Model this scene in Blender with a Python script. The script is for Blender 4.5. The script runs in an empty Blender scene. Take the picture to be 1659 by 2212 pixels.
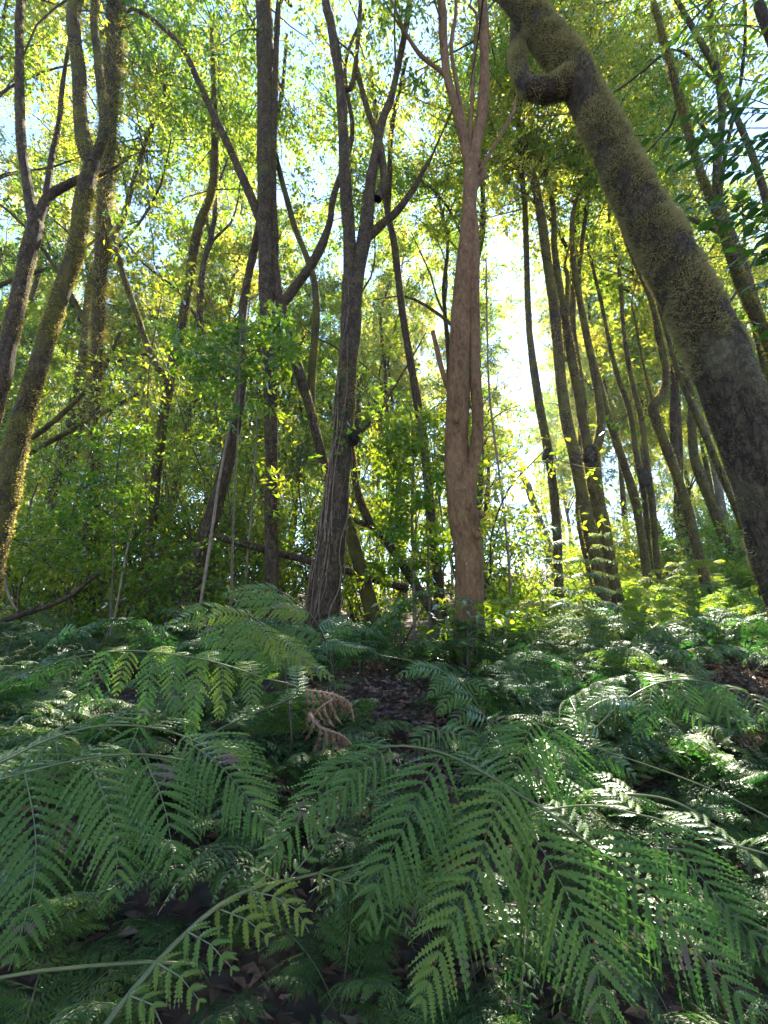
import bpy, math, random
import numpy as np
from mathutils import Vector, noise as mnoise

# ------------------------------------------------------------------ camera, sky, sun, exposure
SC = bpy.context.scene
COL = SC.collection
CAM_Z, PITCH, FPX = 1.5, math.radians(15.0), 0.45 * 2212      # traced on a 1659 x 2212 grid
SP, CP = math.sin(PITCH), math.cos(PITCH)
cam = bpy.data.objects.new('camera', bpy.data.cameras.new('camera'))
COL.objects.link(cam)
cam.location = (0, 0, CAM_Z)
cam.rotation_euler = (math.radians(90) + PITCH, 0, 0)
cam.data.sensor_fit = 'VERTICAL'
cam.data.sensor_height = 24.0
cam.data.lens = 24.0 * 0.45
cam.data.clip_start, cam.data.clip_end = 0.02, 1500
SC.camera = cam

SUN_EL, SUN_AZ = math.radians(50), math.radians(15)            # azimuth measured from +Y towards +X
world = bpy.data.worlds.new('World')
SC.world = world
world.use_nodes = True
wn = world.node_tree
sky = wn.nodes.new('ShaderNodeTexSky')
sky.sky_type = 'NISHITA'
sky.sun_disc = False
sky.sun_elevation = SUN_EL
sky.sun_rotation = SUN_AZ
sky.air_density = 0.9
sky.dust_density = 0.0
sky.ozone_density = 2.6
bg = wn.nodes['Background']
bg.inputs['Strength'].default_value = 0.07
wn.links.new(sky.outputs['Color'], bg.inputs['Color'])

sun = bpy.data.objects.new('sun', bpy.data.lights.new('sun', 'SUN'))
COL.objects.link(sun)
sun.data.energy = 3.8
sun.data.angle = math.radians(0.5)
sun.data.color = (1.0, 0.90, 0.72)
sd = Vector((math.cos(SUN_EL) * math.sin(SUN_AZ), math.cos(SUN_EL) * math.cos(SUN_AZ), math.sin(SUN_EL)))
sun.rotation_euler = sd.to_track_quat('Z', 'Y').to_euler()

SC.view_settings.view_transform = 'Standard'
SC.view_settings.look = 'None'
SC.view_settings.gamma = 1.0
SC.view_settings.use_curve_mapping = False
SC.view_settings.exposure = 3.1
cy = SC.cycles
cy.max_bounces = 7
cy.diffuse_bounces = 5
cy.glossy_bounces = 2
cy.transmission_bounces = 5
cy.transparent_max_bounces = 4
cy.caustics_reflective = cy.caustics_refractive = False
cy.sample_clamp_indirect = 6
cy.use_denoising = True

rng = np.random.default_rng(11)
random.seed(5)

# ------------------------------------------------------------------ small maths
def px(x, y, Y):
    """world point that stands Y metres in front of the lens on the line through a grid point"""
    u, v = (x - 829.5) / FPX, (1106 - y) / FPX
    dy, dz = CP - v * SP, SP + v * CP
    t = Y / dy
    return np.array([u * t, Y, CAM_Z + dz * t])

def ray_t(y, Y):
    v = (1106 - y) / FPX
    return Y / (CP - v * SP)

def project(P):
    x, y, z = P[..., 0], P[..., 1], P[..., 2] - CAM_Z
    d = np.maximum(y * CP + z * SP, 1e-3)
    up = -y * SP + z * CP
    return 829.5 + FPX * x / d, 1106 - FPX * up / d

def nrm(a):
    return a / np.maximum(np.linalg.norm(a, axis=-1, keepdims=True), 1e-9)

def sstep(a, b, x):
    t = np.clip((x - a) / (b - a), 0, 1)
    return t * t * (3 - 2 * t)

GY = [-200, -60, -20, 0, 1.2, 2, 3, 4, 5.5, 8, 12, 20, 40, 80, 160, 400]
GZ = [-22, -8, -2.6, -0.05, 0.05, 0.3, 0.68, 0.98, 1.15, 1.32, 1.65, 2.4, 4.6, 9, 15, 26]
def ground_z(x, y):
    x, y = np.asarray(x, float), np.asarray(y, float)
    z = np.interp(y, GY, GZ)
    far = sstep(3, 9, y)
    z = z + 0.14 * far * np.log1p(np.exp((np.clip(x, -60, 60) - 2.0) * 1.4)) / 1.4
    z = z + 0.05 * np.sin(x * 1.7 + 0.6 * y) * np.cos(y * 1.3 - 0.4 * x) + 0.03 * np.sin(3.9 * x + 2) * np.sin(3.3 * y)
    z = z + far * 0.12 * np.sin(x * 0.45 + 1) * np.cos(y * 0.37)
    return z

def smooth(pts, step):
    """Catmull-Rom through control rows (any number of columns), about one row per step metres"""
    P = np.asarray(pts, float)
    if len(P) == 2:
        n = max(2, int(np.linalg.norm(P[1, :3] - P[0, :3]) / step) + 1)
        return P[0] + (P[1] - P[0]) * np.linspace(0, 1, n)[:, None]
    E = np.vstack([2 * P[0] - P[1], P, 2 * P[-1] - P[-2]])
    out = []
    for i in range(1, len(E) - 2):
        a, b, c, d = E[i - 1:i + 3]
        n = max(1, int(np.linalg.norm(c[:3] - b[:3]) / step))
        t = (np.arange(n) / n)[:, None]
        out.append(0.5 * (2 * b + (c - a) * t + (2 * a - 5 * b + 4 * c - d) * t ** 2 + (3 * b - a - 3 * c + d) * t ** 3))
    out.append(E[-2][None])
    return np.vstack(out)

# ------------------------------------------------------------------ mesh helpers
class MB:
    """collects numpy vertices and faces (tris or quads) with a tint and a material slot"""
    def __init__(s):
        s.v, s.f, s.t, s.n = [], [], [], 0
    def add(s, V, F, tint=0.5, slot=0):
        V = np.asarray(V, float).reshape(-1, 3)
        F = np.asarray(F, np.int64)
        s.v.append(V)
        s.t.append(np.broadcast_to(np.asarray(tint, float).reshape(-1), (len(V),)) if np.ndim(tint) == 0 or len(np.atleast_1d(tint)) == len(V) else np.full(len(V), 0.5))
        s.f.append((F + s.n, slot))
        s.n += len(V)
    def mesh(s, name, mats, smooth_shade=True, offset=None):
        me = bpy.data.meshes.new(name)
        V = np.vstack(s.v)
        if offset is not None:
            V = V - np.asarray(offset, float)
        me.vertices.add(len(V))
        me.vertices.foreach_set('co', V.astype(np.float32).ravel())
        loops = np.concatenate([F.ravel() for F, _ in s.f])
        sizes = np.concatenate([np.full(len(F), F.shape[1]) for F, _ in s.f])
        slots = np.concatenate([np.full(len(F), k) for F, k in s.f])
        me.loops.add(len(loops))
        me.loops.foreach_set('vertex_index', loops.astype(np.int32))
        me.polygons.add(len(sizes))
        me.polygons.foreach_set('loop_start', np.concatenate([[0], np.cumsum(sizes)[:-1]]).astype(np.int32))
        me.polygons.foreach_set('material_index', slots.astype(np.int32))
        me.polygons.foreach_set('use_smooth', np.full(len(sizes), bool(smooth_shade)))
        at = me.attributes.new('tint', 'FLOAT', 'POINT')
        at.data.foreach_set('value', np.concatenate(s.t).astype(np.float32))
        for m in (mats if isinstance(mats, (list, tuple)) else [mats]):
            me.materials.append(m)
        me.update(calc_edges=True)
        return me

def link(name, me, parent=None, kind=None):
    o = bpy.data.objects.new(name, me)
    COL.objects.link(o)
    if parent is not None:
        o.parent = parent
    if kind:
        o['kind'] = kind
    return o

def thing(name, label, cat, loc=(0, 0, 0), group=None, rz=0.0):
    o = bpy.data.objects.new(name, None)
    COL.objects.link(o)
    o.empty_display_size = 0.1
    o.location = [float(c) for c in loc]
    o.rotation_euler = (0, 0, rz)
    o['label'], o['category'] = label, cat
    if group:
        o['group'] = group
    return o

REG = []
def place_label(root, look, band, x, y):
    REG.append((root, look, band, x, y))

PLACES = [(-1e9, 'beyond the left edge of the picture'), (-20, 'by the left leaning trunks'), (230, 'left of the straight dark trunk'),
          (480, 'behind the straight dark trunk'), (690, 'between ivy-laced and smooth brown trunks'), (960, 'just right of the smooth brown trunk'),
          (1170, 'among the right-hand slender trunks'), (1400, 'beside the thick leaning trunk'), (1680, 'beyond the right edge of the picture')]
ORD = ['first', 'second', 'third', 'fourth', 'fifth', 'sixth', 'seventh', 'eighth', 'ninth', 'tenth', 'eleventh', 'twelfth', 'thirteenth', 'fourteenth']
def give_labels():
    bins = {}
    for it in REG:
        X = float(project(np.array([[it[3], it[4], 1.6]]))[0][0])
        k = max(i for i, p in enumerate(PLACES) if X >= p[0])
        if it[4] < 0:
            continue
        bins.setdefault((it[1], k), []).append((X, it))
    for (look, k), items in bins.items():
        items.sort(key=lambda q: q[0])
        for i, (X, it) in enumerate(items):
            one = len(items) == 1 or it[2] == 'share' or len(items) > len(ORD)
            it[0]['label'] = f'{look} {PLACES[k][1]}' if one else f'{ORD[i]} {look} from the left {PLACES[k][1]}'
            it[0]['group'] = f"{look.replace('tree', 'trees').replace('shrub', 'shrubs').replace('fern', 'ferns')} {PLACES[k][1]}"

def frames(P):
    T = nrm(np.gradient(P, axis=0))
    N = np.zeros_like(P)
    a = np.cross(T[0], [0, 1, 0.1])
    if np.linalg.norm(a) < 0.1:
        a = np.cross(T[0], [1, 0, 0])
    n = a / np.linalg.norm(a)
    for i in range(len(P)):
        n = n - T[i] * np.dot(n, T[i])
        n = n / max(np.linalg.norm(n), 1e-9)
        N[i] = n
    return T, N, np.cross(T, N)

def tube(P, R, sides=8, bump=0.0, freq=6.0, seed=0, cap=True):
    """tapered, lumpy tube; returns V, quads, outward normals (ring-major)"""
    P = np.asarray(P, float)
    R = np.broadcast_to(np.asarray(R, float), (len(P),))
    T, N, B = frames(P)
    a = np.linspace(0, 2 * np.pi, sides, endpoint=False)
    D = np.cos(a)[None, :, None] * N[:, None] + np.sin(a)[None, :, None] * B[:, None]
    rr = np.repeat(R[:, None], sides, 1).copy()
    if bump > 0:
        off = Vector((seed * 3.1, seed * 1.7, seed * 0.9))
        for i in range(len(P)):
            for j in range(sides):
                q = Vector(P[i] + D[i, j] * R[i])
                rr[i, j] *= 1 + bump * (mnoise.noise(Vector((q.x, q.y, q.z * 0.6)) * freq * 0.35 + off) + 0.6 * mnoise.noise(Vector((q.x, q.y, q.z * 0.5)) * freq + off))
    V = P[:, None] + D * rr[:, :, None]
    i, j = np.meshgrid(np.arange(len(P) - 1), np.arange(sides), indexing='ij')
    k = (j + 1) % sides
    F = np.stack([i * sides + j, i * sides + k, (i + 1) * sides + k, (i + 1) * sides + j], -1).reshape(-1, 4)
    V = V.reshape(-1, 3)
    if cap:
        n = len(V)
        V = np.vstack([V, P[-1] + T[-1] * R[-1] * 0.4])
        j = np.arange(sides)
        b = (len(P) - 1) * sides
        tip = np.stack([b + j, b + (j + 1) % sides, np.full(sides, n), np.full(sides, n)], -1)
        return V, F, D.reshape(-1, 3), tip[:, :3]
    return V, F, D.reshape(-1, 3), None

def add_tube(mb, P, R, sides=8, slot=0, tint=0.5, **kw):
    V, F, D, tip = tube(P, R, sides, **kw)
    n0 = mb.n
    mb.add(V, F, tint, slot)
    if tip is not None:
        mb.f.append((tip + n0, slot))
    return V, F, D

# ------------------------------------------------------------------ materials
def new_mat(name):
    m = bpy.data.materials.new(name)
    m.use_nodes = True
    nt = m.node_tree
    nt.nodes.clear()
    return m, nt, nt.nodes.new('ShaderNodeOutputMaterial')

def N_(nt, typ, ins=None, **props):
    n = nt.nodes.new(typ)
    for k, v in props.items():
        setattr(n, k, v)
    for k, v in (ins or {}).items():
        if isinstance(v, bpy.types.NodeSocket):
            nt.links.new(v, n.inputs[k])
        else:
            n.inputs[k].default_value = v
    return n

def c4(c):
    return (c[0], c[1], c[2], 1.0)

def ramp(nt, fac, stops):
    r = N_(nt, 'ShaderNodeValToRGB', {'Fac': fac})
    e = r.color_ramp.elements
    while len(e) < len(stops):
        e.new(0.5)
    for el, (p, c) in zip(e, stops):
        el.position, el.color = p, c4(c)
    return r.outputs['Color']

def leaf_mat(name, stops, thru, gloss=0.10, rough=0.35, mix=0.5, brown=None, scale=9.0, vary=(-0.22, 0.28)):
    """leaf: colour from the per-leaf tint, part reflected, part let through, thin waxy gloss"""
    m, nt, out = new_mat(name)
    at = N_(nt, 'ShaderNodeAttribute', attribute_name='tint')
    oi = N_(nt, 'ShaderNodeObjectInfo')
    sh = N_(nt, 'ShaderNodeMapRange', {'Value': oi.outputs['Random'], 'To Min': vary[0], 'To Max': vary[1]})
    tf = N_(nt, 'ShaderNodeMath', {0: at.outputs['Fac'], 1: sh.outputs[0]}, operation='ADD', use_clamp=True)
    col = ramp(nt, tf.outputs[0], stops)
    tcol = ramp(nt, tf.outputs[0], thru)
    if brown:
        tc = N_(nt, 'ShaderNodeTexCoord')
        nz = N_(nt, 'ShaderNodeTexNoise', {'Vector': tc.outputs['Object'], 'Scale': scale, 'Detail': 4.0, 'Roughness': 0.65})
        f = N_(nt, 'ShaderNodeMapRange', {'Value': nz.outputs['Fac'], 'From Min': brown[1], 'From Max': brown[1] + 0.08})
        col = N_(nt, 'ShaderNodeMix', {0: f.outputs[0], 6: col, 7: c4(brown[0])}, data_type='RGBA').outputs[2]
        tcol = N_(nt, 'ShaderNodeMix', {0: f.outputs[0], 6: tcol, 7: c4(brown[0])}, data_type='RGBA').outputs[2]
    d = N_(nt, 'ShaderNodeBsdfDiffuse', {'Color': col})
    t = N_(nt, 'ShaderNodeBsdfTranslucent', {'Color': tcol})
    a = N_(nt, 'ShaderNodeMixShader', {0: mix, 1: d.outputs[0], 2: t.outputs[0]})
    g = N_(nt, 'ShaderNodeBsdfGlossy', {'Color': (0.9, 0.95, 1.0, 1), 'Roughness': rough})
    fr = N_(nt, 'ShaderNodeFresnel', {'IOR': 1.4})
    sc = N_(nt, 'ShaderNodeMath', {0: fr.outputs[0], 1: gloss * 10}, operation='MULTIPLY', use_clamp=True)
    b = N_(nt, 'ShaderNodeMixShader', {0: sc.outputs[0], 1: a.outputs[0], 2: g.outputs[0]})
    nt.links.new(b.outputs[0], out.inputs[0])
    return m

def bark_mat(name, dark, light, moss, moss_lo, scale=9.0, bump=0.5, lichen=None, crack=1.0):
    m, nt, out = new_mat(name)
    tc = N_(nt, 'ShaderNodeTexCoord')
    mp = N_(nt, 'ShaderNodeMapping', {'Vector': tc.outputs['Object'], 'Scale': (1, 1, 0.45)})
    n1 = N_(nt, 'ShaderNodeTexNoise', {'Vector': mp.outputs[0], 'Scale': scale, 'Detail': 8.0, 'Roughness': 0.7})
    n2 = N_(nt, 'ShaderNodeTexNoise', {'Vector': mp.outputs[0], 'Scale': scale * 5, 'Detail': 5.0, 'Roughness': 0.7})
    n3 = N_(nt, 'ShaderNodeTexNoise', {'Vector': tc.outputs['Object'], 'Scale': 2.4, 'Detail': 6.0, 'Roughness': 0.65})
    wv = N_(nt, 'ShaderNodeMix', {0: 0.12, 6: mp.outputs[0], 7: n1.outputs['Color']}, data_type='RGBA')
    cr = N_(nt, 'ShaderNodeTexVoronoi', {'Vector': wv.outputs[2], 'Scale': scale * 2.2}, feature='DISTANCE_TO_EDGE')
    ck = N_(nt, 'ShaderNodeMapRange', {'Value': cr.outputs['Distance'], 'From Max': 0.10, 'To Min': -0.22 * crack, 'To Max': 0.0})
    mix0 = N_(nt, 'ShaderNodeMath', {0: n1.outputs['Fac'], 1: n2.outputs['Fac']}, operation='ADD')
    mixf = N_(nt, 'ShaderNodeMath', {0: mix0.outputs[0], 1: ck.outputs[0]}, operation='ADD')
    col = ramp(nt, N_(nt, 'ShaderNodeMath', {0: mixf.outputs[0], 1: 0.5}, operation='MULTIPLY').outputs[0], [(0.40, dark), (0.50, [(a + b) / 2 for a, b in zip(dark, light)]), (0.61, light)])
    if lichen:
        vo = N_(nt, 'ShaderNodeTexVoronoi', {'Vector': mp.outputs[0], 'Scale': lichen[1], 'Randomness': 1.0})
        lf = N_(nt, 'ShaderNodeMapRange', {'Value': vo.outputs['Distance'], 'From Min': 0.16, 'From Max': 0.10})
        msk = N_(nt, 'ShaderNodeMapRange', {'Value': n1.outputs['Fac'], 'From Min': 0.5, 'From Max': 0.6})
        lm = N_(nt, 'ShaderNodeMath', {0: lf.outputs[0], 1: msk.outputs[0]}, operation='MULTIPLY')
        col = N_(nt, 'ShaderNodeMix', {0: lm.outputs[0], 6: col, 7: c4(lichen[0])}, data_type='RGBA').outputs[2]
    mf = N_(nt, 'ShaderNodeMapRange', {'Value': n3.outputs['Fac'], 'From Min': moss_lo, 'From Max': moss_lo + 0.16})
    mcol = ramp(nt, n2.outputs['Fac'], [(0.3, [c * 0.55 for c in moss]), (0.7, moss)])
    col = N_(nt, 'ShaderNodeMix', {0: mf.outputs[0], 6: col, 7: mcol}, data_type='RGBA').outputs[2]
    bm = N_(nt, 'ShaderNodeBump', {'Height': mixf.outputs[0], 'Strength': bump, 'Distance': 0.03})
    p = N_(nt, 'ShaderNodeBsdfPrincipled', {'Base Color': col, 'Roughness': 0.85, 'Normal': bm.outputs[0]})
    p.inputs['Specular IOR Level'].default_value = 0.25
    nt.links.new(p.outputs[0], out.inputs[0])
    return m

def plain_mat(name, c1, c2, scale=20.0, rough=0.8, bump=0.3):
    m, nt, out = new_mat(name)
    tc = N_(nt, 'ShaderNodeTexCoord')
    n1 = N_(nt, 'ShaderNodeTexNoise', {'Vector': tc.outputs['Object'], 'Scale': scale, 'Detail': 6.0})
    col = ramp(nt, n1.outputs['Fac'], [(0.35, c1), (0.65, c2)])
    bm = N_(nt, 'ShaderNodeBump', {'Height': n1.outputs['Fac'], 'Strength': bump, 'Distance': 0.01})
    p = N_(nt, 'ShaderNodeBsdfPrincipled', {'Base Color': col, 'Roughness': rough, 'Normal': bm.outputs[0]})
    nt.links.new(p.outputs[0], out.inputs[0])
    return m

M = {}
M['crown'] = leaf_mat('crown_leaf', [(0.0, (0.035, 0.075, 0.018)), (0.6, (0.065, 0.105, 0.02)), (1.0, (0.14, 0.15, 0.03))],
                      [(0.0, (0.12, 0.28, 0.015)), (0.55, (0.34, 0.48, 0.025)), (0.85, (0.60, 0.58, 0.05)), (1.0, (0.72, 0.64, 0.08))], gloss=0.012, rough=0.45, mix=0.6)
M['shrub'] = leaf_mat('shrub_leaf', [(0.0, (0.03, 0.085, 0.016)), (0.6, (0.055, 0.12, 0.02)), (1.0, (0.11, 0.15, 0.028))],
                      [(0.0, (0.14, 0.34, 0.012)), (0.5, (0.34, 0.52, 0.02)), (1.0, (0.62, 0.62, 0.03))], gloss=0.02, rough=0.35, mix=0.58)
M['broad'] = leaf_mat('broad_leaf', [(0.0, (0.015, 0.055, 0.012)), (1.0, (0.035, 0.09, 0.018))],
                      [(0.0, (0.04, 0.13, 0.01)), (1.0, (0.12, 0.26, 0.02))], gloss=0.025, rough=0.3, mix=0.45)
M['fern'] = leaf_mat('fern_leaf', [(0.0, (0.046, 0.090, 0.022)), (0.7, (0.085, 0.142, 0.034)), (1.0, (0.15, 0.18, 0.032))],
                     [(0.0, (0.02, 0.11, 0.02)), (0.7, (0.06, 0.22, 0.03)), (1.0, (0.22, 0.34, 0.03))], gloss=0.010, rough=0.5, mix=0.42, vary=(-0.3, 0.32),
                     brown=((0.13, 0.09, 0.08), 0.62), scale=13.0)
M['fern_near_lit_tone'] = leaf_mat('fern_leaf_near_lit_tone', [(0.0, (0.062, 0.112, 0.030)), (0.7, (0.105, 0.165, 0.042)), (1.0, (0.16, 0.19, 0.035))],  # lightened fern copy: light on the near fronds put into the leaf colour
                     [(0.0, (0.03, 0.14, 0.02)), (0.7, (0.09, 0.26, 0.035)), (1.0, (0.24, 0.36, 0.03))], gloss=0.013, rough=0.5, mix=0.38, vary=(-0.25, 0.25),
                     brown=((0.15, 0.105, 0.09), 0.60), scale=13.0)
M['fern_sunlit_tone'] = leaf_mat('fern_leaf_sunlit_tone', [(0.0, (0.035, 0.10, 0.02)), (0.7, (0.06, 0.13, 0.025)), (1.0, (0.12, 0.16, 0.03))],  # sunlit fern copy: sunshine put into its colour and translucency
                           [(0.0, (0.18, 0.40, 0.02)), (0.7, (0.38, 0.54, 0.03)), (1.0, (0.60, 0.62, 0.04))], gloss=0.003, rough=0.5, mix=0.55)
M['fern_dead'] = plain_mat('fern_dead', (0.13, 0.07, 0.04), (0.24, 0.14, 0.08), 30, 0.8)
M['stipe'] = plain_mat('fern_stipe', (0.05, 0.065, 0.018), (0.10, 0.11, 0.035), 18, 0.45, 0.15)
M['stipe_dark'] = plain_mat('fern_stipe_dark', (0.018, 0.014, 0.009), (0.05, 0.04, 0.02), 18, 0.5, 0.15)
M['bark_brown'] = bark_mat('bark_smooth_brown', (0.085, 0.042, 0.018), (0.225, 0.122, 0.058), (0.11, 0.10, 0.04), 0.58, 6.0, 0.5, lichen=((0.33, 0.27, 0.21), 16.0), crack=0.25)
M['bark_dark'] = bark_mat('bark_dark', (0.022, 0.014, 0.008), (0.115, 0.074, 0.043), (0.12, 0.12, 0.028), 0.56, 10.0, 0.7, lichen=((0.22, 0.22, 0.19), 20.0))
M['bark_mossy'] = bark_mat('bark_mossy', (0.022, 0.015, 0.007), (0.11, 0.074, 0.032), (0.13, 0.112, 0.02), 0.45, 11.0, 0.8)
M['bark_grey'] = bark_mat('bark_grey', (0.09, 0.075, 0.06), (0.24, 0.20, 0.16), (0.12, 0.12, 0.04), 0.62, 9.0, 0.5)
M['bark_big'] = bark_mat('bark_big_trunk', (0.030, 0.020, 0.012), (0.12, 0.082, 0.050), (0.17, 0.14, 0.08), 0.52, 12.0, 1.0)
M['moss_buff'] = leaf_mat('moss_buff', [(0.0, (0.05, 0.04, 0.022)), (0.5, (0.22, 0.18, 0.10)), (1.0, (0.40, 0.33, 0.20))],
                          [(0.0, (0.10, 0.08, 0.02)), (0.5, (0.36, 0.31, 0.08)), (1.0, (0.5, 0.42, 0.14))], gloss=0.0, mix=0.4)
M['twig'] = plain_mat('twig', (0.05, 0.036, 0.024), (0.11, 0.085, 0.055), 30, 0.85)
M['vine'] = plain_mat('creeper', (0.075, 0.048, 0.028), (0.17, 0.115, 0.075), 22, 0.8)
M['pale_stem'] = plain_mat('pale_stem', (0.11, 0.075, 0.045), (0.21, 0.15, 0.095), 14, 0.7)
M['moss'] = leaf_mat('moss_fuzz', [(0.0, (0.05, 0.045, 0.012)), (0.5, (0.15, 0.13, 0.035)), (1.0, (0.24, 0.20, 0.07))],
                     [(0.0, (0.10, 0.09, 0.015)), (0.5, (0.36, 0.31, 0.05)), (1.0, (0.50, 0.42, 0.10))], gloss=0.0, mix=0.5)
M['dark_moss'] = plain_mat('dark_burl', (0.014, 0.010, 0.007), (0.05, 0.036, 0.022), 40, 0.95, 0.8)
M['litter'] = leaf_mat('litter_leaf', [(0.0, (0.07, 0.035, 0.02)), (0.5, (0.20, 0.10, 0.06)), (1.0, (0.42, 0.28, 0.19))],
                       [(0.0, (0.06, 0.03, 0.01)), (1.0, (0.25, 0.14, 0.06))], gloss=0.08, rough=0.4, mix=0.2)

def ground_mat():
    m, nt, out = new_mat('forest_floor')
    tc = N_(nt, 'ShaderNodeTexCoord')
    n1 = N_(nt, 'ShaderNodeTexNoise', {'Vector': tc.outputs['Object'], 'Scale': 3.0, 'Detail': 9.0, 'Roughness': 0.7})
    vo = N_(nt, 'ShaderNodeTexVoronoi', {'Vector': tc.outputs['Object'], 'Scale': 14.0})
    col = ramp(nt, n1.outputs['Fac'], [(0.3, (0.03, 0.018, 0.011)), (0.5, (0.075, 0.045, 0.028)), (0.7, (0.13, 0.08, 0.05))])
    hs = N_(nt, 'ShaderNodeMix', {0: 0.35, 6: col, 7: vo.outputs['Color']}, data_type='RGBA', blend_type='MULTIPLY')
    bm = N_(nt, 'ShaderNodeBump', {'Height': vo.outputs['Distance'], 'Strength': 0.6, 'Distance': 0.03})
    p = N_(nt, 'ShaderNodeBsdfPrincipled', {'Base Color': hs.outputs[2], 'Roughness': 0.9, 'Normal': bm.outputs[0]})
    nt.links.new(p.outputs[0], out.inputs[0])
    return m
M['ground'] = ground_mat()

# ------------------------------------------------------------------ ground
def build_ground():
    g = np.sinh(np.linspace(-4.6, 4.6, 221)) * 8.0
    X, Y = np.meshgrid(g, g + 5.0)
    Z = ground_z(X, Y)
    n = len(g)
    i, j = np.meshgrid(np.arange(n - 1), np.arange(n - 1), indexing='ij')
    F = np.stack([i * n + j, i * n + j + 1, (i + 1) * n + j + 1, (i + 1) * n + j], -1).reshape(-1, 4)
    mb = MB()
    mb.add(np.stack([X, Y, Z], -1), F)
    link('ground', mb.mesh('ground', M['ground']), kind='structure')
build_ground()

# ------------------------------------------------------------------ leaves
def leaves(mb, P, D, Nn, L, W, tint, slot=0, fold=0.12):
    """four-cornered folded leaves: P base, D axis, Nn face normal"""
    n = len(P)
    D = nrm(D)
    S = nrm(np.cross(D, Nn))
    U = np.cross(S, D)
    L, W = np.broadcast_to(L, (n,))[:, None], np.broadcast_to(W, (n,))[:, None]
    mid = P + D * L * 0.45
    V = np.stack([P, mid + S * W * 0.5 + U * W * fold, P + D * L - U * L * 0.08, mid - S * W * 0.5 + U * W * fold], 1)
    b = (np.arange(n) * 4)[:, None]
    F = np.concatenate([b + np.array([0, 1, 2]), b + np.array([0, 2, 3])])
    mb.add(V, F, np.repeat(tint, 4), slot)

def clusters(mb, C, rad, n_per, leaf, rng, tint_lo=0.25, tint_hi=0.95, slot=0, droop=0.35, flat=0.75, sprigs=9):
    """leafy sprays: each cluster is a handful of sprigs with leaves set along them"""
    C = np.asarray(C, float)
    m = len(C)
    if m == 0:
        return
    rad = np.broadcast_to(rad, (m,))
    dirs = nrm(rng.normal(size=(m, sprigs, 3)) * [1, 1, flat] + [0, 0, 0.05])
    dl = rng.uniform(0.55, 1.15, (m, sprigs))
    ci = np.repeat(np.arange(m), n_per)
    sp = rng.integers(0, sprigs, m * n_per)
    t = rng.uniform(0.15, 1.0, m * n_per) ** 0.8
    d = dirs[ci, sp]
    rr = rad[ci] * dl[ci, sp] * t
    P = C[ci] + d * rr[:, None] + rng.normal(size=(len(ci), 3)) * (rad[ci] * 0.07)[:, None]
    P[:, 2] -= droop * rad[ci] * t ** 2
    D = d * 0.7 + rng.normal(size=P.shape) * 0.6 + [0, 0, -droop]
    Nn = rng.normal(size=P.shape) * 0.8 + [0, 0, 0.7]
    base = rng.uniform(tint_lo, tint_hi, m)[ci]
    tint = np.clip(base + rng.normal(size=len(ci)) * 0.14, 0, 1)
    L = leaf * rng.uniform(0.65, 1.2, len(ci))
    leaves(mb, P, D, Nn, L, L * rng.uniform(0.38, 0.52, len(ci)), tint, slot)

HOLES = [(322, 160, 40, 34), (18, 440, 42, 60), (1150, 770, 62, 90), (985, 372, 22, 30), (662, 335, 24, 26), (1085, 640, 40, 46),
         (1310, 600, 45, 50), (952, 770, 28, 45), (880, 840, 26, 50), (1395, 190, 26, 40), (1370, 20, 30, 30), (830, 860, 22, 45)]
def clear_holes(C, grow=1.0):
    X, Y = project(C)
    ok = np.ones(len(C), bool)
    for hx, hy, a, b in HOLES:
        ok &= ((X - hx) / (a * grow)) ** 2 + ((Y - hy) / (b * grow)) ** 2 > 1
    return C[ok]

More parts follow.
